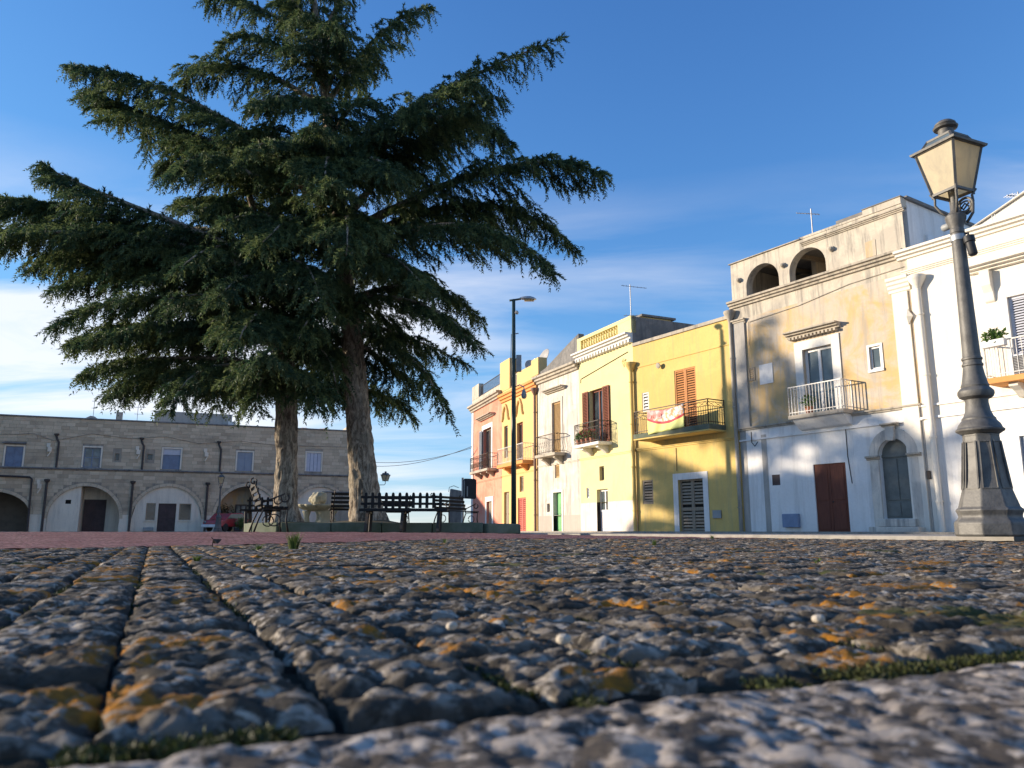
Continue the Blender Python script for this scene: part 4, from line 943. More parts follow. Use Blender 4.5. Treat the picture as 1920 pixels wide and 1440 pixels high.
m = MB(); bevel(m.add([(-.30, -.075, 6.65), (-.12, -.075, 6.92), (.06, -.075, 6.65), (-.12, -.075, 6.38), (-.12, -.17, 6.65)], [(0,1,4),(1,2,4),(2,3,4),(3,0,4),(0,3,2,1)]).build('wall_anchor', M['cream'], h7), .01)
downpipe(h7, .30, 0, 7.45, M['cream'], .085, -.12)
pediment(h7, 1.8, 5.0, 7.45, M['cream'], .42, False)
bevel(MB().profx([(-.002, 6.5), (-.06, 6.55), (-.10, 6.8), (-.2, 7.0), (-.22, 7.44), (-.002, 7.44)], 2.14, 2.42).build('hood_bracket', M['cream'], h7), .02)
trim(h7, 2.72, 3.9, 4.15, 6.55, .16, M['trim_white']); louvre(h7, 2.72, 3.9, 4.15, 6.55, M['grey_white'], .06, 2, 'shutter', .075)
trim(h7, 2.6, 3.9, .5, 2.63, .1, M['white']); louvre(h7, 2.6, 3.9, .5, 2.63, M['grey_metal'], .04, 2, 'shutter', .085)
balcony(h7, 2.3, 5.4, .75, 4.2, 1.0, .16, M['orange_trim'], M['white_iron'], 'plain', .13, 2, M['cream'], .36)
cornice(h7, -.55, 6.5, 3.40, .07, .05, M['white'], 'string_course', 1); cornice(h7, -.55, 6.5, 3.78, .06, .05, M['white'], 'string_course', 1)
m = MB(); m.prism([(.65, 8.75), (6.5, 8.75), (6.5, 11.2), (.65, 8.95)], 1.2, 1.45); m.prism([(.5, 8.95), (.65, 9.0), (6.6, 11.3), (6.6, 11.2)], 1.1, 1.6); m.build('gable_wall', M['cream'], h7)
m = MB(); m.tube([(2.2, .9, 8.9), (2.2, .9, 9.4), (2.28, .9, 9.42), (2.34, .9, 8.95)], .015, 6); m.build('roof_hook', M['galv'], h7)
bevel(MB().box(-.5, .1, 1.2, 1.6, 9.2, 9.6).build('air_conditioner', M['white_paint'], h7), .02)

# ------------------------------------------------------------------ long arcaded stone building on the left
LB = empty('arcade_building', (-37.28, 57.0, 0), math.atan2(.3664, .9304)); tag(LB, 'long two-storey weathered stone building with plastered arches in shade at left', 'building')
X0, X1 = -7.0, 26.8; UP = .55
ARCH = [(-3.4, 1.7, 1.25, 2.9), (2.86, 7.71, .95, 3.39), (8.54, 13.55, .95, 3.48), (14.54, 19.4, .95, 3.62), (20.4, 25.2, .95, 3.68)]
UWIN = [(-.36, .77, 4.78, 6.28), (4.81, 5.96, 4.84, 6.38), (10.38, 11.66, 4.87, 6.49), (15.97, 17.15, 4.89, 6.43), (21.52, 22.73, 5.0, 6.58), (6.95, 7.27, 5.44, 6.0), (9.23, 9.63, 5.57, 6.03)]
def left_building():
    holes = [arch(a, b, .0, zs, zt, 24) for a, b, zs, zt in ARCH]
    m = MB(); m.panel(rect(X0, X1, -.1, 4.62), holes, 0, 1.9); m.box(X0, X1, 2.2, 9, -.1, 4.6); m.box(X0, X0+.1, .01, 2.2, -.1, 4.6); m.box(X1-.1, X1, .01, 2.2, -.1, 4.6); m.build('ground_floor_wall', M['mortar'], LB)
    m = MB(); m.panel(rect(X0, X1-.2, 4.72, 8.55), [rect(*w[:2], *w[2:]) for w in UWIN], UP, .25); m.box(X0, X1-.2, UP+.3, 9, 4.6, 8.5); m.box(X1-.3, X1-.2, UP+.01, UP+.3, 4.7, 8.55); m.box(X0, X1, UP+.05, UP+.3, 8.2, 8.55); m.build('upper_wall', M['mortar'], LB)
    bevel(MB().box(X0, X1+.05, -.14, UP+.2, 4.622, 4.74).build('ledge', M['rubble'], LB), .03)
    bevel(MB().box(X0, X1-.1, UP-.1, UP+.5, 8.552, 8.66).build('coping', M['rubble'], LB), .02)
    # cream piers at ground level
    edges = [X0]+[v for a in ARCH for v in a[:2]]+[X1]
    for k in range(0, len(edges), 2):
        a, b = edges[k], edges[k+1]
        bevel(MB().box(a+.0, b-.0, -.05, -.002, -.05, .62).build('pier_base', M['cream_old'], LB), .012); MB().box(a+.01, b-.01, -.025, -.002, .622, 1.25).build('pier_plaster', M['cream_old'], LB)
    # courses of blocks
    R = random.Random(11); blocks = []
    def course(zlo, zhi, y, forb):
        z = zlo
        while z < zhi-.12:
            hgt = min(R.uniform(.25, .30), zhi-z); iv = sorted(forb(z, z+hgt)); x = X0+.05-R.random()*.4; free = []
            cur = X0+.02
            for a, b in iv:
                if a > cur: free.append((cur, a))
                cur = max(cur, b)
            free.append((cur, X1-.24))
            for a, b in free:
                x = a
                while x < b-.02:
                    L = R.uniform(.42, .86); e = min(x+L, b)
                    if b-e < .16: e = b
                    if e-x > .1: blocks.append((x, e, y-R.uniform(.012, .035), z, z+hgt))
                    x = e
            z += hgt
    def f_low(z0, z1):
        o = []
        for a, b, zs, zt in ARCH:
            cx, rx, rz = (a+b)/2, (b-a)/2+.24, zt-zs+.24
            k = 1-max(0, (z0-zs)/rz)**2
            if k > 0: w = rx*math.sqrt(k); o.append((cx-w, cx+w))
        return o
    def f_up(z0, z1): return [(w[0]-.14, w[1]+.14) for w in UWIN if z0 < w[3]+.16 and z1 > w[2]-.02]
    course(1.26, 4.6, 0, f_low); course(4.76, 8.54, UP, f_up)
    vis = sorted(blocks, key=lambda b: -((b[1]-b[0])*(b[4]-b[3]) if b[0] > -.6 else 0))
    unit_ = []
    for k in range(8):
        m = MB().box(0, 1, 0, 1, 0, 1); me = bpy.data.meshes.new('stone_block'); me.from_pydata(m.v, [], m.f); at_ = me.attributes.new('tint', 'FLOAT', 'POINT'); at_.data.foreach_set('value', [k/7]*8); me.materials.append(M['blocks']); unit_.append(me)
    j = .007; rest = []; tv = []
    for i, (a, b, y, z0, z1) in enumerate(vis):
        if i < 300:
            o = bpy.data.objects.new('stone_block', unit_[R.randrange(8)]); COL.objects.link(o); o.parent = LB; o.location = (a+j, y, z0+j); o.scale = (b-a-2*j, .08, z1-z0-2*j)
        else: rest.append((a, b, y, z0, z1))
    m = MB()
    for a, b, y, z0, z1 in rest: m.box(a+j, b-j, y, y+.08, z0+j, z1-j); tv += [R.random()]*8
    o = m.build('stone_blocks', M['blocks'], LB); at_ = o.data.attributes.new('tint', 'FLOAT', 'POINT'); at_.data.foreach_set('value', tv); o['kind'] = 'stuff'
    for a, b, zs, zt in ARCH:
        cx, rx, rz = (a+b)/2, (b-a)/2, zt-zs; n = 17
        for i in range(n):
            t0, t1 = math.pi*(i+.03)/n, math.pi*(i+.97)/n; q = []
            for k, t in ((0, t0), (0, (t0+t1)/2), (0, t1), (.23, t1), (.23, (t0+t1)/2), (.23, t0)): q.append((cx+(rx+k)*math.cos(t), zs+(rz+k)*math.sin(t)))
            o = MB().prism(q, -.04, .12).build('voussoir', M['blocks'], LB); at_ = o.data.attributes.new('tint', 'FLOAT', 'POINT'); at_.data.foreach_set('value', [.6+.4*R.random()]*12)
    # arch fillings
    def fill(a, b, zs, zt, x0, x1, y, holes=(), mat=None):
        P = arch(a, b, .0, zs, zt, 24); P = [(min(max(x, x0), x1), z) for x, z in P]; cx, rx = (a+b)/2, (b-a)/2
        def zt_(x): return zs+(zt-zs)*math.sqrt(max(0, 1-((x-cx)/rx)**2))
        xs = np.linspace(x0, x1, 24); P = [(x0, 0), (x1, 0)]+[(float(x), zt_(x)) for x in xs[::-1]]
        m = MB(); m.panel(P, list(holes), y, .2); return m.build('arch_filling', mat or M['cream_old'], LB)
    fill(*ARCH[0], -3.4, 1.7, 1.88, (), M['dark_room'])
    f = fill(*ARCH[1], 2.86, 4.95, .12, [rect(3.96, 4.34, 2.05, 2.35)]); MB().box(3.9, 4.4, .22, .3, 2.0, 2.4).build('vent_opening', M['black'], f)
    m = MB(); m.box(4.90, 4.948, .14, 1.9, 0, 3.34); m.build('return_wall', M['cream_old'], LB)
    fill(*ARCH[1], 4.95, 7.71, 1.88, (), M['cream_old']); door(LB, 5.0, 6.55, -.02, 2.45, M['dark_door'], 1.78, 2, ((.05, .38), (.42, .74), (.79, .97)))
    hol = [rect(10.38, 11.67, .0+.001, 2.16), rect(9.51, 10.18, .85, 2.17), rect(11.89, 12.76, .87, 2.16)]
    fill(*ARCH[2], 8.54, 13.55, .12, hol); door(LB, 10.38, 11.67, -.02, 2.16, M['dark_door'], .2, 2)
    for h in hol[1:]: window(LB, h[0][0], h[1][0], h[0][1], h[2][1], M['grey_wood'], M['glass'], .2, 0, .07); MB().box(h[0][0]-.06, h[1][0]+.06, .04, .3, h[0][1]-.08, h[0][1]-.002).build('sill', M['cream_old'], LB)
    bevel(MB().box(9.45, 10.15, -.1, .11, .05, .32).build('meter_box', M['plastic_grey'], LB), .02)
    fill(*ARCH[3], 17.4, 19.4, .12, [rect(18.35, 18.6, 1.35, 1.75)]); MB().box(18.3, 18.65, .22, .3, 1.3, 1.8).build('vent_opening', M['dark_door'], LB)
    m = MB(); m.box(17.402, 17.45, .14, 1.9, 0, 3.55); m.build('return_wall', M['cream_old'], LB)
    fill(*ARCH[3], 14.54, 17.4, 1.88, (), M['ochre']); window(LB, 16.1, 17.0, .0, 2.2, M['dark_door'], M['glass_blue'], 1.78, 1, .1)
    fill(*ARCH[4], 20.4, 25.2, .12, ())
    bevel(MB().box(22.9, 26.7, -.5, -.06, -.05, 3.2).build('buttress_wall', M['mortar'], LB), .03); bevel(MB().box(22.85, 26.75, -.55, -.06, 3.202, 3.3).build('buttress_coping', M['rubble'], LB), .02)
    # upper windows
    fin = [(M['bluegrey_metal'], 'flat'), (M['bluegrey_metal'], 'glass'), (M['bluegrey_metal'], 'half'), (M['grey_metal'], 'flat'), (M['grey_white'], 'slat')]
    for w, (mt, kd) in zip(UWIN[:5], fin):
        m = MB(); a, b, z0, z1 = w; m.box(a-.12, a-.002, UP-.05, UP+.02, z0, z1+.12); m.box(b+.002, b+.12, UP-.05, UP+.02, z0, z1+.12); m.box(a-.002, b+.002, UP-.05, UP+.02, z1+.002, z1+.12); bevel(m.build('window_surround', M['cream_old'], LB), .01)
        if kd == 'glass': window(LB, a, b, z0, z1, mt, M['glass_blue'], UP+.1, 1, .07, 1)
        elif kd == 'half':
            MB().box(a, b, UP+.1, UP+.16, z0, z0+1.15).build('roller_shutter', M['bluegrey_metal'], LB); MB().box(a, b, UP+.05, UP+.16, z0+1.152, z1).build('shutter_box', M['grey_white'], LB)
        else:
            s = MB().box(a, b, UP+.04, UP+.09, z0, z1).build('shutter', mt, LB)
            for k in range(1, 4 if kd == 'slat' else 2):
                x = a+(b-a)*k/(4 if kd == 'slat' else 2); MB().box(x-.02, x+.02, UP+.02, UP+.039, z0+.04, z1-.04).build('shutter_batten', M['bluegrey_metal'], s)
    for w in UWIN[5:]: window(LB, *w, M['grey_wood'], M['glass'], UP+.1, 0, .04)
    bevel(MB().box(-.6, .95, UP-.3, UP-.06, 6.48, 6.58).build('window_hood', M['rubble'], LB), .02)
    # downpipes
    for x, zt in ((3.05, 7.25), (8.95, 7.2), (14.68, 7.15)):
        m = MB(); m.tube([(x, UP-.1, 4.75), (x, UP-.1, zt-.55), (x-.12, UP-.1, zt-.35), (x-.2, UP-.1, zt-.12)], .075, 8); m.lathe([(.06, 0), (.17, .16), (.17, .24), (.1, .25)], 10, (x-.2, UP-.1, zt-.14)); m.build('downpipe', M['pipe_dark'], LB, auto=.7)
    for x in (2.65, 8.45, 13.86):
        m = MB(); m.tube([(x, -.13, 0), (x, -.13, 3.6)], .085, 8); m.lathe([(.08, 0), (.19, .15), (.19, .27), (.1, .28)], 10, (x, -.13, 3.58)); m.build('downpipe', M['pipe_dark'], LB, auto=.7)
    MB().tube([(1.75, -.13, 0), (1.65, -.13, 3.85), (1.5, -.13, 3.98), (-3, -.13, 4.1)], .07, 8).build('downpipe', M['pipe_dark'], LB)
    for x, z in ((2.5, 6.0), (8.6, 6.0), (13.6, 6.0), (2.2, 3.2)):      # carved stone bracket fragments
        m = MB(); m.box(x-.14, x+.14, UP-.2 if z > 4 else -.12, UP-.045 if z > 4 else -.045, z-.05, z+.3); m.box(x-.22, x+.02, UP-.16 if z > 4 else -.1, UP-.045 if z > 4 else -.045, z+.3, z+.6); m.bar((x-.1, UP-.1 if z > 4 else -.08, z-.4), (x+.1, UP-.1 if z > 4 else -.08, z), .08)
        bevel(m.build('stone_bracket', M['cream_old'], LB), .02)
    MB().tube([(-1, UP-.05, 7.1), (1.3, UP-.05, 7.3), (2.7, UP-.06, 6.8), (5.2, UP-.05, 7.45), (8, UP-.05, 7.2), (10.5, UP-.05, 7.45), (13, UP-.06, 7.0), (16, UP-.05, 7.35), (19, UP-.05, 7.1), (26, UP-.05, 7.2)], .022, 5).build('wall_cable', M['mortar'], LB)
    # roof clutter
    bevel(MB().box(9.4, 15.4, 2.2, 5, 8.4, 9.75).build('roof_room', M['grey_plaster'], LB), .03); MB().box(6.7, 7.14, 1.2, 1.6, 8.4, 9.35).build('chimney', M['loggia'], LB); MB().box(15.1, 15.7, 1.4, 1.8, 8.4, 9.05).build('chimney', M['white'], LB)
    MB().prism([(4.3, 8.6), (5.6, 8.6), (5.2, 8.9), (4.9, 8.95)], 1.2, 2.0).build('roof_mound', M['grey_plaster'], LB)
    for k in range(12): MB().tube([(21.0+k*.26, 1.0, 8.62), (21.0+k*.26, 2.6, 8.82+.06*math.sin(k))], .12, 6).build('roof_tile_row', M['roof_tile'], LB)
    bevel(MB().box(24.8, 26.4, .9, 3, 8.5, 9.0).build('parapet', M['loggia'], LB), .05); bevel(MB().box(25.9, 26.5, .9, 1.5, 9.002, 9.45).build('chimney', M['loggia'], LB), .03)
left_building()

# ------------------------------------------------------------------ cast iron street lamp
def m_lampglass():
    t = NT('frosted_lamp_pane'); col = t.mix(t.ramp(t.noise(t.coord(scale=(1, 1, .5)), 5, 7, .7, .5), .38, .75), (.80, .68, .44), (.58, .49, .34)); t.done(col, .45, .4)
    tl = t.n.new('ShaderNodeBsdfTranslucent'); t.l.new(col, tl.inputs[0]); mx = t.n.new('ShaderNodeMixShader'); mx.inputs[0].default_value = .55
    t.l.new(t.b.outputs[0], mx.inputs[1]); t.l.new(tl.outputs[0], mx.inputs[2]); t.l.new(mx.outputs[0], t.n['Material Output'].inputs[0]); return t.m
M['lamp_glass'] = m_lampglass()
def lantern(t, z0, phi, sc=1.0, hb=.53):
    def sq(R, z): return [(R*math.cos(phi+k*math.pi/2), R*math.sin(phi+k*math.pi/2), z) for k in range(4)]
    I = M['lamp_iron']; zb, zt = z0, z0+hb; rb, rt = .215*sc, .355*sc
    b, u = sq(rb, zb), sq(rt, zt); m = MB()
    for k in range(4):
        m.bar(b[k], u[k], .028*sc); m.bar(b[k], b[(k+1) % 4], .03*sc); m.bar(u[k], u[(k+1) % 4], .03*sc)
        m.tube([b[k], (b[k][0]*1.04, b[k][1]*1.04, zb-.045*sc)], [.016*sc, .006*sc], 6)
    fr = m.build('lantern_frame', I, t)
    for k in range(4):
        a, c, d, e = b[k], b[(k+1) % 4], u[(k+1) % 4], u[k]; MB().add([a, c, d, e], [(0, 1, 2, 3)]).build('lantern_pane', M['lamp_glass'], fr)
    m = MB(); P = sq(.415*sc, zt-.005)+sq(.425*sc, zt+.02*sc)+sq(.31*sc, zt+.055*sc)
    m.add(P, [(3, 2, 1, 0)]+[(r*4+k, r*4+(k+1) % 4, r*4+4+(k+1) % 4, r*4+4+k) for r in range(2) for k in range(4)]+[(8, 9, 10, 11)])
    ro = m.build('lantern_roof', I, t)
    lo, hi = sq(.285*sc, zt+.056*sc), sq(.215*sc, zt+.15*sc); m = MB()
    for k in range(4): m.bar(lo[k], hi[k], .026*sc); m.bar(hi[k], hi[(k+1) % 4], .026*sc)
    m.add(sq(.22*sc, zt+.15*sc)+sq(.23*sc, zt+.165*sc)+sq(.08*sc, zt+.185*sc), [(r*4+k, r*4+(k+1) % 4, r*4+4+(k+1) % 4, r*4+4+k) for r in range(2) for k in range(4)]+[(8, 9, 10, 11), (3, 2, 1, 0)])
    m.build('lantern_crown', I, ro)
    for k in range(4): MB().add([lo[k], lo[(k+1) % 4], hi[(k+1) % 4], hi[k]], [(0, 1, 2, 3)]).build('crown_pane', M['glass_blue'], ro)
    MB().lathe([(.072, .17), (.072, .235), (.11, .245), (.118, .262), (.085, .268), (.10, .285), (.098, .30), (.07, .325), (.03, .34), (.0, .342)], 24, (0, 0, zt)).build('finial', I, ro, auto=.6)
    if sc: MB().lathe([(0, 0), (.05, .02), (.06, .09), (.03, .16), (0, .17)], 14, (0, 0, zb+.02)).build('lamp_holder', M['plastic_grey'], fr, auto=.6)
def street_lamp(loc, rz, label, grp, extras=True):
    t = empty('street_lamp', loc, rz); tag(t, label, 'street lamp', grp); I = M['lamp_iron']
    prof = [(.30, 0), (.312, .02), (.312, .125), (.30, .14), (.272, .165), (.266, .19), (.285, .235), (.287, .25), (.262, .262), (.245, .32), (.215, .42), (.195, .52), (.178, .66), (.166, .80), (.158, .93), (.162, .955)]
    o = MB().lathe(prof, 8).build('base', I, t); bevel(o, .012, 3)
    for k in range(8):           # raised frame of each base panel
        a = 2*math.pi*k/8; m = MB(); ca, sa = math.cos(a), math.sin(a)
        def pp(w, r, z): c = r*math.cos(math.pi/8)+.004; return (c*ca-w*sa, c*sa+w*ca, z)
        q = [pp(-.062, .208, .44), pp(.062, .208, .44), pp(.047, .161, .88), pp(-.047, .161, .88)]
        for i in range(4): m.bar(q[i], q[(i+1) % 4], .012)
        m.build('panel_frame', I, o)
    MB().lathe([(.160, .955), (.175, .965), (.205, .985), (.208, 1.0), (.190, 1.015), (.178, 1.05), (.158, 1.075), (.146, 1.09), (.146, 1.105), (.126, 1.13), (.108, 1.18), (.098, 1.26), (.100, 1.29), (.12, 1.30), (.145, 1.315), (.157, 1.345), (.155, 1.37), (.135, 1.395), (.118, 1.41), (.122, 1.425), (.112, 1.45), (.098, 1.52), (.087, 1.59), (.084, 1.615), (.093, 1.622), (.093, 1.64), (.083, 1.646), (.082, 1.675), (.091, 1.682), (.091, 1.70), (.08, 1.708), (.078, 1.75)], 28).build('collar', I, t, auto=.5)
    MB().lathe([(.078, 1.75), (.070, 2.2), (.064, 2.7), (.060, 2.98), (.066, 2.985), (.066, 3.02), (.060, 3.03), (.066, 3.06), (.092, 3.12), (.098, 3.16), (.07, 3.19), (.045, 3.22), (.03, 3.30), (.028, 3.42)], 20).build('shaft', I, t, auto=.5)
    m = MB()
    for k in range(4):
        a = math.radians(135)+k*math.pi/2; m.tube([(.05*math.cos(a), .05*math.sin(a), 3.17), (.12*math.cos(a), .12*math.sin(a), 3.22), (.17*math.cos(a), .17*math.sin(a), 3.30), (.165*math.cos(a), .165*math.sin(a), 3.37), (.205*math.cos(a), .205*math.sin(a), 3.43)], .013, 6)
    m.build('bracket_arms', I, t, True)
    lantern(t, 3.41, math.radians(135), .84, .465)
    if extras:
        m = MB(); pts = [(-.05+.085*math.cos(v*.35), -.09, 3.27+.085*math.sin(v*.35)) for v in range(19)]; m.tube(pts, .014, 6, False); m.tube([(p[0]*.75-.012, p[1], 3.27+(p[2]-3.27)*.6) for p in pts], .009, 6, False)
        m.tube([(-.12, -.09, 3.22), (-.05, -.09, 3.30), (.02, -.09, 3.24)], .009, 6); m.tube([(-.10, -.09, 3.30), (-.03, -.09, 3.24), (.02, -.09, 3.31)], .009, 6)
        m.tube([(-.135, -.09, 3.27), (-.13, -.08, 3.17), (-.07, -.06, 3.08)], .014, 6); m.build('scroll_ornament', I, t, True)
        MB().lathe([(.03, 0), (.036, .01), (.036, .075), (.03, .085)], 14).build('junction_box', M['plastic_grey'], t, loc=(.08, -.02, 3.10), rot=(0, math.pi/2, 0), auto=.6)
        m = MB(); m.lathe([(.035, 0), (.042, .01), (.042, .13), (.052, .14), (.052, .20), (.02, .21)], 14); m.tube([(0, 0, .15), (0, -.01, .24), (.07, .03, .26)], .012, 6); m.build('loudspeaker', M['board_dark'], t, loc=(-.125, -.02, 2.72), rot=(0, .15, 0), auto=.6)
        MB().lathe([(.068, 0), (.070, .01), (.070, .05), (.068, .06)], 18, (0, 0, 2.90)).build('clamp_band', M['galv'], t, auto=.6)
    return t
cam_az = math.atan2(-7.3, -4.45)
street_lamp((4.47, 7.3, .042), cam_az+math.radians(10)-math.radians(135), 'big dark cast iron street lamp with frosted lantern standing close at right', 'cast iron street lamps')
street_lamp((-21.05, 56.0, .0), .3, 'small distant street lamp in front of the stone arches', 'cast iron street lamps', False)
wl = empty('wall_lantern', (-37.28+.9304*27.25-.3664*-2.2, 57+.3664*27.25+.9304*-2.2+3.0, 0)); tag(wl, 'black wall lantern on an iron arm beside the thick cedar trunk', 'lantern')
lantern(wl, 4.35, .4, 1.15, .5); m = MB(); m.tube([(-.9, 0, 4.0), (-.1, 0, 4.0), (0, 0, 4.1), (0, 0, 4.34)], .03, 6); m.build('arm', M['lamp_iron'], wl)

# ------------------------------------------------------------------ tall green lighting pole
gp = empty('lighting_pole', (.07, 31, 0)); tag(gp, 'tall dark green lighting pole in front of the apricot house', 'lamp post')
MB().tube([(0, 0, -.05), (0, 0, 3), (0, 0, 6.5), (0, 0, 9.6)], [.105, .10, .085, .07], 14).build('pole', M['pole_green'], gp, True)
m = MB(); m.tube([(-.18, 0, 9.55), (.05, 0, 9.58), (.3, 0, 9.62)], .045, 8); m.build('arm', M['pole_green'], gp, True)
m = MB(); vs = []; n = 12
prof = [(.25, .05, .04), (.32, .09, .08), (.5, .15, .12), (.7, .16, .13), (.85, .12, .09), (.95, .04, .03)]
for x, w, h in prof:
    for k in range(n):
        a = 2*math.pi*k/n; vs.append((x, w*math.cos(a), 9.63-(x-.25)*.05+h*math.sin(a)*(1 if math.sin(a) > 0 else .35)))
m.add(vs, [(i*n+k, i*n+(k+1) % n, (i+1)*n+(k+1) % n, (i+1)*n+k) for i in range(len(prof)-1) for k in range(n)]+[tuple(range(n)), tuple(range((len(prof)-1)*n, len(prof)*n))]); hd = m.build('luminaire', M['galv'], gp, True)
MB().box(.45, .85, -.1, .1, 9.535, 9.56).build('lamp_glass', M['lamp_glass'], hd)
MB().lathe([(0, 0), (.07, .02), (.09, .06), (.05, .12), (0, .13)], 12).build('sensor', M['plastic_grey'], gp, loc=(.1, -.06, 9.0), rot=(math.pi/2, 0, .5))
m = MB(); m.tube([(0, 0, 5.85), (.25, -.05, 5.95), (.42, -.05, 5.85), (.42, -.05, 5.76)], .025, 6); m.build('camera_arm', M['galv'], gp, True)
MB().lathe([(.03, .30), (.06, .26), (.10, .12), (.115, .06), (.11, -.02), (.07, -.09), (0, -.11)], 14, (.42, -.05, 5.47)).build('dome_camera', M['plastic_grey'], gp, auto=.6)
m = MB(); m.box(.1, .32, -.1, .06, 6.5, 7.2); bevel(m.build('equipment_box', M['plastic_grey'], gp), .02)
MB().tube([(-.1, -.02, 5.9), (-.12, -.02, 7), (-.1, -.02, 8.1)], .012, 5).build('cable', M['iron'], gp); MB().bar((-.05, 0, 8.1), (.2, -.05, 8.12), .04).build('bracket', M['galv'], gp)

# ------------------------------------------------------------------ benches
def picket_bench(loc, rz, n, L, label, grp='picket benches on the square'):
    t = empty('picket_bench', loc, rz); tag(t, label, 'bench', grp); B = M['bench']; sp = L/(n-1)
    for k in range(n):
        x = -L/2+k*sp; w = .028; q = [(x-w, .42), (x+w, .42), (x+w, .66), (x+w*.75, .69), (x+w*.35, .703), (x-w*.35, .703), (x-w*.75, .69), (x-w, .66)]
        MB().prism(q, .02, .042).build('back_slat', B, t)
    for z in (.62, .50): bevel(MB().box(-L/2-.06, L/2+.10, -.008, .018, z-.022, z+.022).build('back_rail', B, t), .005)
    for k in range(4): bevel(MB().box(-L/2-.12, L/2+.12, -.44+k*.115, -.34+k*.115, .375, .41).build('seat_plank', B, t), .006)
    bevel(MB().box(-L/2-.12, L/2+.12, .02, .06, .36, .415).build('seat_rail', B, t), .006)
    for x in (-L/2+.02, 0, L/2-.04):
        for y, dy in ((.0, .07), (-.4, -.05)):
            m = MB(); m.bar((x, y, .374), (x+.02, y+dy, 0), .055, .05); m.build('leg', M['iron'], t)
        MB().bar((x, -.42, .345), (x, .03, .345), .04).build('bearer', M['iron'], t)
    return t
picket_bench((-1.99, 14.25, .075), math.pi+.03, 12, 1.36, 'dark picket-backed bench in front of the thick cedar trunk')
def slat_bench(loc, rz, L, label):
    t = empty('slatted_bench', loc, rz); tag(t, label, 'bench', 'scroll-ended slatted benches'); B = M['bench']
    for k in range(5): bevel(MB().box(-L/2, L/2, -.42+k*.085, -.36+k*.085, .40+.004*k, .43+.004*k).build('seat_slat', B, t), .006)
    for k in range(4):
        z = .50+k*.105; y = .03+k*.035; m = MB(); m.bar((-L/2, y, z), (L/2, y, z), .03, .07); bevel(m.build('back_slat', B, t), .006)
    for x in (-L/2+.08, L/2-.08):
        m = MB(); m.tube([(x, -.44, 0), (x, -.40, .2), (x, -.42, .385), (x, -.02, .385), (x, .06, .2), (x, .12, 0)], .018, 6); m.tube([(x, -.0, .39), (x, .06, .6), (x, .17, .86)], .018, 6)
        m.tube([(x, .0+.0, .5)]+[(x, -.36+.07*math.sin(v*.55), .58+.07*math.cos(v*.55)) for v in range(11)], .014, 6)
        m.tube([(x, .17+.05*math.sin(v*.6), .86+.05*math.cos(v*.6)) for v in range(10)], .014, 6)
        m.tube([(x, -.2+.10*math.cos(v*.5), .2+.10*math.sin(v*.5)) for v in range(13)], .012, 6)
        m.build('end_frame', M['iron'], t, True)
    return t
slat_bench((-4.5, 13.9, .07), math.radians(112), 1.4, 'slatted bench seen end-on in front of the thinner cedar trunk')
picket_bench((-5.65, 18.2, .16), .1, 8, .95, 'small dark picket bench left of the thinner trunk')
slat_bench((-1.75, 22.6, .22), math.radians(62), 1.7, 'slatted bench with iron scrolls seen through the right end of the picket bench')
slat_bench((-3.75, 23.3, .22), math.radians(-160), 1.5, 'slatted bench right beside the foot of the thick cedar trunk')
slat_bench((-4.35, 20.6, .22), math.radians(200), .9, 'short sunlit slatted bench between fountain and thick trunk')

# ------------------------------------------------------------------ fountain, board, stone block
def fountain():
    t = empty('stone_fountain', (-5.45, 22.0, .2)); tag(t, 'carved stone fountain with shell basin between the two cedar trunks', 'fountain'); S = M['statue']
    def rough(o, amp, sc, seed):
        me = o.data; n = len(me.vertices); co = np.empty(n*3, np.float32); me.vertices.foreach_get('co', co); co = co.reshape(-1, 3); d = fbm(co[:, 0]*sc, co[:, 1]*sc, co[:, 2]*sc, seed, 3)
        c = co.mean(0); nr = unit(co-c); co = co+nr*(amp*d)[:, None]; me.vertices.foreach_set('co', co.astype(np.float32).ravel()); me.update()
    prof = [(.34, 0), (.36, .06), (.30, .10)]+[(.30-.04*math.sin(k/9*math.pi), .10+k*.035) for k in range(1, 10)]+[(.34, .44)]
    rough(MB().lathe(prof, 40, (.2, 0, 0)).build('pedestal', S, t, True), .05, 7, 3)
    m = MB(); m.lathe([(.08, 0), (.10, .1), (.075, .25), (.11, .4), (.12, .43)], 16, (-.32, -.1, 0)); rough(m.build('corner_column', S, t, True), .02, 9, 8)
    vs = []; n = 64; pr = [(.25, .42), (.45, .46), (.62, .53), (.70, .58), (.70, .61), (.62, .60), (.45, .55), (.1, .52)]
    for r_, z in pr:
        for k in range(n):
            a = 2*math.pi*k/n; fl = 1+.06*math.cos(a*16)*min(1, r_*1.6); vs.append((.05+r_*fl*math.cos(a), r_*fl*math.sin(a)*.75, z))
    m = MB().add(vs, [(i*n+k, i*n+(k+1) % n, (i+1)*n+(k+1) % n, (i+1)*n+k) for i in range(len(pr)-1) for k in range(n)]); rough(m.build('shell_basin', S, t, True), .02, 8, 4)
    bm_ = bmesh.new(); bmesh.ops.create_icosphere(bm_, subdivisions=4, radius=1); me = bpy.data.meshes.new('carved_figure'); bm_.to_mesh(me); bm_.free(); me.materials.append(S)
    o = bpy.data.objects.new('carved_figure', me); COL.objects.link(o); o.parent = t; o.location = (-.02, 0, .78); me.polygons.foreach_set('use_smooth', [True]*len(me.polygons))
    co = np.empty(len(me.vertices)*3, np.float32); me.vertices.foreach_get('co', co); co = co.reshape(-1, 3); co *= np.array([.24, .2, .21]); co *= (1+.45*fbm(co[:, 0]*7, co[:, 1]*7, co[:, 2]*7, 6, 3))[:, None]; co[:, 0] += .12*(co[:, 2]); me.vertices.foreach_set('co', co.ravel()); me.update()
fountain()
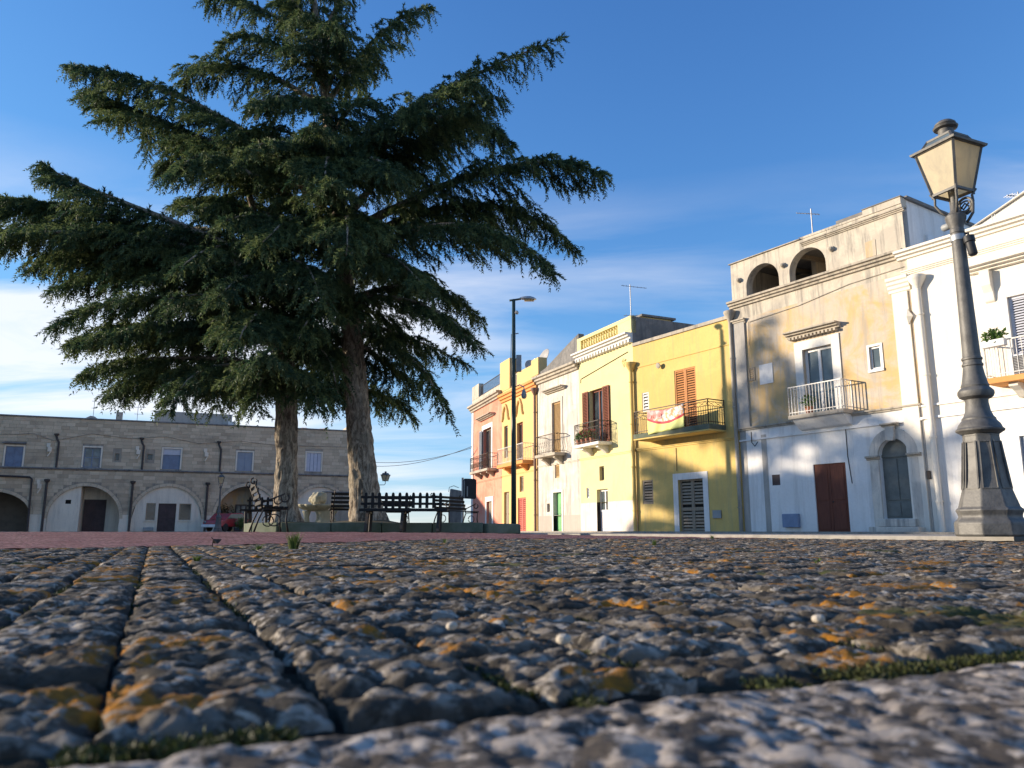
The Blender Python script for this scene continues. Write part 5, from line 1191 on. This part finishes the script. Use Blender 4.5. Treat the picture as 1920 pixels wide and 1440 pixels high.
nb = empty('notice_board', (-1.72, 27, .2)); tag(nb, 'dark notice board on a grey post beside the red house', 'notice board')
MB().tube([(0, 0, 0), (0, 0, 1.7)], .04, 10).build('post', M['galv'], nb); bevel(MB().prism([(.04, .98), (.44, .96), (.48, 1.02), (.48, 1.62), (.42, 1.66), (.06, 1.67), (.03, 1.6)], -.05, .03).build('board', M['board_dark'], nb), .015)
m = MB(); m.box(.05, .08, -.075, -.052, 1.0, 1.6); m.box(.15, .19, -.075, -.052, 1.05, 1.4); m.build('board_frame', M['plastic_grey'], nb)
sb = empty('stone_block_pillar', (-2.22, 31, .1)); tag(sb, 'dark weathered stone block standing behind the notice board', 'stone block')
m = MB(); m.add([(-.28, -.25, 0), (.30, -.25, 0), (.30, .25, 0), (-.28, .25, 0), (-.30, -.26, .8), (.29, -.25, .8), (.29, .25, .8), (-.3, .25, .8), (-.24, -.22, 1.62), (.2, -.2, 1.55), (.27, .2, 1.5), (-.2, .2, 1.64)], [(3,2,1,0),(0,1,5,4),(1,2,6,5),(2,3,7,6),(3,0,4,7),(4,5,9,8),(5,6,10,9),(6,7,11,10),(7,4,8,11),(8,9,10,11)]); bevel(m.build('block', M['rubble'], sb), .04)
m = MB(); m.tube([(-.3, -.1, 1.5), (-.28, -.1, 1.68), (-.1, -.1, 1.74), (.1, -.1, 1.66)], .012, 5); m.build('wire', M['iron'], sb)
pl = MB().lathe([(1.0, 0), (.95, .07), (.6, .12), (0, .13)], 24, (0, 0, 0)).build('stone_platform', M['concrete'], None, True, (-1.4, 27.6, .1)); tag(pl, 'low pale mound of concrete at the foot of the notice board', 'platform')

# ------------------------------------------------------------------ antennas, dishes, cables
def antenna(name, base, H, booms, label, mat='aluminium'):
    t = empty(name, base); tag(t, label, 'antenna', 'rooftop television antennas'); MB().tube([(0, 0, 0), (0, 0, H)], .022, 6).build('mast', M[mat], t)
    for (z, az, L, n, el, tilt) in booms:
        d = Vector((math.cos(az), math.sin(az), tilt)).normalized(); s = Vector((-math.sin(az), math.cos(az), 0)); m = MB(); c = Vector((0, 0, z)); m.bar(c-d*L*.35, c+d*L*.65, .022)
        for k in range(n):
            p = c-d*L*.35+d*L*(k+.5)/n; w = el*(1-.4*k/n); m.bar(p-s*w, p+s*w, .012)
        m.build('boom', M[mat], t)
    return t
def LBp(x, y, z): return (-37.28+.9304*x-.3664*y, 57+.3664*x+.9304*y, z)
def HP(P0, d, x, y, z): return (P0[0]+d[0]*x-d[1]*y, P0[1]+d[1]*x+d[0]*y, z)
antenna('tv_antenna', LBp(5.05, 1.5, 8.4), 1.95, [(1.75, .4, .5, 4, .3, 0), (1.2, 1.6, .3, 3, .2, 0)], 'antenna with crossed arms on the stone building, left of the chimney')
antenna('tv_antenna', LBp(8.2, 1.5, 8.4), 1.6, [(1.45, .2, .9, 5, .25, 0), (.9, .5, .7, 3, .2, 0)], 'antenna on the stone building, right of its thin chimney')
antenna('tv_antenna', LBp(14.7, 2.0, 8.4), 2.9, [(2.7, .2, .4, 3, .2, 0)], 'thin antenna mast above the grey roof room of the stone building')
antenna('tv_antenna', HP((3.40, 38.42), (.415, -.91), 1.6, 2.2, 10.3), 2.2, [(2.1, -.2, 1.3, 7, .16, -.18), (.55, .1, 1.1, 6, .3, .05)], 'tall two-armed antenna on the pale yellow house')
antenna('tv_antenna', HP((8.64, 29.03), (.547, -.837), 3.35, .6, 10.35), 1.35, [(1.15, 2.4, .9, 8, .1, .35), (.18, 2.6, .8, 5, .12, .3)], 'antenna on the parapet above the roof arches')
antenna('tv_antenna', HP((12.49, 23.15), (.547, -.837), 2.45, 2.2, 8.75), 1.65, [(1.5, .3, 1.3, 12, .16, .05), (1.3, -.6, .5, 6, .24, .2)], 'antenna behind the sloping gable beside the big lantern')
def dish(loc, rz, r, label):
    t = empty('satellite_dish', loc, rz); tag(t, label, 'satellite dish', 'satellite dishes'); MB().lathe([(0, 0), (r*.5, r*.06), (r*.85, r*.18), (r, r*.26), (r*.98, r*.28), (r*.5, r*.1), (0, .03)], 28).build('reflector', M['dish'], t, True, (0, 0, .6), (math.radians(68), 0, 0))
    m = MB(); m.tube([(0, .05, -.6), (0, .05, .55)], .03, 6); m.bar((0, -.02, .3), (0, -r*1.1, .5), .025); m.box(-.05, .05, -r*1.2, -r*1.05, .46, .56); m.build('mount', M['galv'], t)
dish(HP((-.63, 48.37), (.348, -.938), 3.55, 1.5, 9.7), -1.1, .62, 'light grey satellite dish turned to the street on the apricot house')
dish(HP((-.63, 48.37), (.348, -.938), 2.6, 1.0, 9.2), .6, .6, 'darker satellite dish behind the green pole on the apricot house')
for k, (z0, z1, sg, lb) in enumerate(((5.4, 5.9, .5, 'lower overhead wire in the sky gap'), (5.75, 5.8, .45, 'upper overhead wire in the sky gap'))):
    a = Vector((-12.3, 64.5, z0)); b = Vector((-2.8, 54.0, z1)); pts = [a.lerp(b, i/16)-Vector((0, 0, sg*4*(i/16)*(1-i/16))) for i in range(17)]
    tag(MB().tube(pts, .018, 5).build('overhead_wire', M['iron'], None), lb, 'wire', 'overhead wires')

# ------------------------------------------------------------------ things on the balconies
def flower_pot(P0, d, x, y, z, fl, label, sc=1.0):
    t = empty('flower_pot', HP(P0, d, x, y, z)); tag(t, label, 'flower pot', 'potted plants on balconies')
    MB().lathe([(.08*sc, 0), (.12*sc, .18*sc), (.13*sc, .18*sc), (.13*sc, .21*sc), (.1*sc, .21*sc)], 14).build('pot', M['terracotta'], t, auto=.6); leaf_clump('foliage', M['leaves'], 160, (.2*sc, .2*sc, .2*sc), .09*sc, int(x*100), t, (0, 0, .36*sc))
    if fl: leaf_clump('blossom', M['flowers'], 70, (.21*sc, .21*sc, .19*sc), .07*sc, int(x*77)+3, t, (0, 0, .42*sc))
for k, (x, lb) in enumerate(((.95, 'leafy green pot at the left end of the flower balcony'), (1.35, 'red flowering pot next to the left end of the flower balcony'), (1.8, 'red flowering pot in the middle of the flower balcony'), (2.2, 'red flowering pot right of the middle on the flower balcony'))):
    flower_pot((3.40, 38.42), (.415, -.91), x, -.58, 4.15, k > 0, lb, 1.15)
flower_pot((8.64, 29.03), (.547, -.837), 3.35, -.35, 4.0, False, 'bright green potted plant behind the white balcony bars', 1.2)
pt = empty('balcony_planter', HP((12.49, 23.15), (.547, -.837), 2.62, -.86, 5.02)); pt.rotation_euler = (0, 0, math.atan2(-.837, .547)); tag(pt, 'white trough of green plants hung on the balcony rail beside the big lamp', 'planter')
bevel(MB().box(-.3, .3, -.1, .09, 0, .2).build('trough', M['white_paint'], pt), .02); leaf_clump('foliage', M['leaves'], 220, (.32, .14, .2), .12, 5, pt, (0, 0, .3))
ac = empty('air_conditioner', HP((12.49, 23.15), (.547, -.837), 3.2, -.3, 4.2)); ac.rotation_euler = (0, 0, math.atan2(-.837, .547)); tag(ac, 'air conditioning unit standing on the balcony of the cream house', 'air conditioner')
bevel(MB().box(-.4, .4, -.14, .14, 0, .62).build('casing', M['grey_white'], ac), .02); m = MB()
for k in range(12): m.box(-.34, .34, -.16, -.142, .06+k*.043, .085+k*.043)
m.build('grille', M['board_dark'], ac)
# banner on the balcony of the yellow house
def m_banner():
    t = NT('printed_banner'); v = t.coord('Object'); sp = t.n.new('ShaderNodeSeparateXYZ'); t.l.new(v, sp.inputs[0]); x, z = sp.outputs[0], sp.outputs[2]
    xc = t.math('SUBTRACT', x, 1.05); arcz = t.math('ADD', t.math('MULTIPLY', t.math('MULTIPLY', xc, xc), .22), -.78)
    up = t.math('SUBTRACT', z, arcz)
    pinkred = t.mix(t.ramp(t.noise(v, 3.2, 3), .42, .58), (.62, .22, .20), (.72, .50, .46))
    food = t.mix(t.ramp(t.noise(v, 6, 3), .45, .6), (.70, .62, .58), (.62, .30, .10))
    diag = t.ramp(t.math('SUBTRACT', t.math('MULTIPLY', x, .42), t.math('ADD', z, .75)), .0, .03)
    col = t.mix(diag, pinkred, food); col = t.mix(t.ramp(up, .10, .11), (.50, .03, .05), col); col = t.mix(t.ramp(up, .0, .01), (.66, .66, .22), col)
    return t.done(col, .6, .3)
M['banner'] = m_banner()
def banner():
    n = 26; xs = np.linspace(0, 2.05, n); zs = np.linspace(0, 1, 14); X, Zp = np.meshgrid(xs, zs, indexing='ij'); top = -.10+.20*(X/2.05)*0-.16*np.sin(X/2.05*math.pi)*.6; bot = -1.12+.10*(X/2.05); Z = top+(bot-top)*Zp
    Y = -.03*np.sin(X*5)*Zp-.02*np.sin(X*11+Zp*4); V = np.stack([X, Y, Z], -1).reshape(-1, 3); o = mesh_np('banner', V, grid_faces(n, 14), M['banner'], None, True)
    o.location = HP((5.47, 33.88), (.547, -.837), 1.85, -.98, 5.12); o.rotation_euler = (0, 0, math.atan2(-.837, .547)); s = o.modifiers.new('s', 'SOLIDIFY'); s.thickness = .006
    tag(o, 'red, white and lime printed banner tied to the balcony of the yellow house', 'banner')
    m = MB()
    for (x0, x1, z0, z1) in ((.22, .80, -.37, -.345), (.22, .80, -.52, -.495), (.22, .245, -.495, -.37), (.775, .80, -.495, -.37), (.30, .36, -.47, -.40), (.40, .50, -.47, -.42), (.54, .60, -.47, -.40), (.64, .72, -.46, -.42)): m.box(x0, x1, -.022, -.016, z0, z1)
    m.build('printed_panel', M['red_shutter'], o)
banner()

# ------------------------------------------------------------------ parked car, creeper, small things on the ground
def car():
    t = empty('parked_car', (-21.7, 59.6, 0), math.radians(70)); tag(t, 'small red car with white bumper parked under the arches at left', 'car')
    prof = [(-1.75, .35), (-1.8, .6), (-1.7, .82), (-1.15, .9), (-.65, 1.35), (.75, 1.4), (1.35, .98), (1.72, .88), (1.78, .55), (1.75, .35)]
    bevel(MB().prism(prof, -.78, .78).build('body', M['car_red'], t), .07, 3); m = MB(); m.prism([(-1.0, .93), (-.58, 1.29), (.68, 1.33), (1.12, 1.0)], -.795, .795); m.build('window', M['glass'], t)
    for s in (-1, 1): bevel(MB().box(s*1.84-.12, s*1.84+.04, -.75, .75, .3, .52).build('bumper', M['car_white'], t), .04)
    for x in (-1.1, 1.1):
        for y in (-.72, .72):
            w = MB().lathe([(.15, -.09), (.28, -.09), (.3, -.06), (.3, .06), (.28, .09), (.15, .09)], 20).build('wheel', M['tyre'], t, auto=.6, loc=(x, y, .3), rot=(math.pi/2, 0, 0)); MB().lathe([(.0, -.07), (.17, -.07), (.17, .07), (0, .07)], 16).build('rim', M['galv'], w)
    for y in (-.55, .55): MB().lathe([(0, 0), (.12, .0), (.11, .04), (0, .06)], 12).build('headlight', M['glass_blue'], t, loc=(-1.77, y, .68), rot=(0, -math.pi/2, 0))
car()
cp = empty('creeper_plant', LBp(15.2, 1.6, 0)); tag(cp, 'straggly brownish creeper on the wall inside the right-hand open arch', 'plant')
m = MB()
for k in range(7): m.tube([(0, 0, 0), (.3*math.sin(k), -.05, .9+.1*k), (.9*math.sin(k*1.7), -.06, 1.4+.15*k)], .02, 5)
m.build('stems', M['bark'], cp); leaf_clump('foliage', M['dry_plant'], 500, (1.1, .12, .75), .14, 4, cp, (.1, -.1, 1.5))
sh = empty('dark_shrub', (-20.4, 59.2, 0)); tag(sh, 'dark shrub beside the parked red car', 'shrub'); MB().tube([(0, 0, 0), (0, 0, .5)], .05, 6).build('stem', M['bark'], sh); leaf_clump('foliage', M['leaves'], 700, (.6, .5, .45), .12, 8, sh, (0, 0, .6))
def tuft(x, y, n, h, seed, label, lean=.5):
    r = np.random.default_rng(seed); V = []; F = []; T = []
    for k in range(n):
        a = r.uniform(0, 6.28); L = h*r.uniform(.5, 1.1); w = .0035*r.uniform(.7, 1.3)*max(1, h/.1); d = np.array([math.cos(a), math.sin(a), 0]); s = np.array([-d[1], d[0], 0])*w; p = d*r.uniform(0, .02)*h/.08; le = r.uniform(.1, lean)
        q = [p, p+d*L*le*.3+[0, 0, L*.5], p+d*L*le+[0, 0, L*.92]]; b = len(V); V += [q[0]-s, q[0]+s, q[1]+s*.8, q[1]-s*.8, q[2], q[2]+s*.05]; F += [(b, b+1, b+2, b+3), (b+3, b+2, b+5, b+4)]; T += [r.random()]*6
    o = mesh_np('grass_tuft', np.array(V), np.array(F), M['grass'], None, False, T); o.location = (x, y, float(g(x, y))-.006); tag(o, label, 'grass', 'weeds in the paving'); return o
tuft(-1.18, 4.25, 90, .105, 1, 'largest grass tuft at the edge of the red paving'); tuft(-1.32, 4.1, 30, .04, 2, 'low weeds left of the largest grass tuft', .9)
tuft(.98, 5.4, 30, .05, 3, 'small weed in the paving below the pale yellow house'); tuft(-.55, 6.4, 24, .05, 4, 'small weed in the paving below the picket bench')
tuft(2.35, 9.2, 24, .06, 5, 'weed at the edge of the concrete strip below the red-brown door', .8); tuft(.95, 2.45, 22, .022, 6, 'tiny green weed in the right-hand paving joints', .9); tuft(-1.02, 2.55, 40, .03, 7, 'low green weed along the mossy joint at left', 1.0)
def leafy(x, y, label):
    r = np.random.default_rng(3); m = MB(); n = 14; pts = [(.02*math.cos(a)*(1+.3*math.sin(3*a)), .022*math.sin(a), .030+.012*math.sin(a*2)) for a in np.linspace(0, 6.28, n, endpoint=False)]
    m.add(pts+[(0, 0, .042), (0, 0, .018)], [(i, (i+1) % n, n) for i in range(n)]+[((i+1) % n, i, n+1) for i in range(n)]); m.tube([(-.012, 0, .032), (-.02, 0, .018), (-.018, .004, -.002)], .0022, 5); m.tube([(-.016, 0, .038), (-.027, 0, .05)], .002, 5)
    o = m.build('fallen_leaf', M['cone'], None); o.location = (x, y, float(g(x, y))+.001); o.scale = (1.15, 1.15, 1.15); tag(o, label, 'leaf')
leafy(-1.74, 4.62, 'dark curled dry leaf standing on the red paving')
def pebble(x, y, r_, seed, label):
    bm_ = bmesh.new(); bmesh.ops.create_icosphere(bm_, subdivisions=3, radius=r_); me = bpy.data.meshes.new('pebble'); bm_.to_mesh(me); bm_.free(); co = np.empty(len(me.vertices)*3, np.float32); me.vertices.foreach_get('co', co); co = co.reshape(-1, 3)
    co *= (1+.25*fbm(co[:, 0]/r_, co[:, 1]/r_, co[:, 2]/r_, seed, 2))[:, None]; co[:, 2] *= .7; me.vertices.foreach_set('co', co.astype(np.float32).ravel()); me.polygons.foreach_set('use_smooth', [True]*len(me.polygons)); me.materials.append(M['mould'])
    o = bpy.data.objects.new('pebble', me); COL.objects.link(o); o.location = (x, y, r_*.5+.003); tag(o, label, 'pebble', 'loose pebbles on the paving')
pebble(.045, .70, .007, 1, 'whitish pebble in the near paving, centre right'); pebble(-.06, .80, .006, 2, 'tiny whitish pebble near the centre of the near paving'); pebble(.33, .86, .007, 3, 'small whitish pebble in the near paving at right')
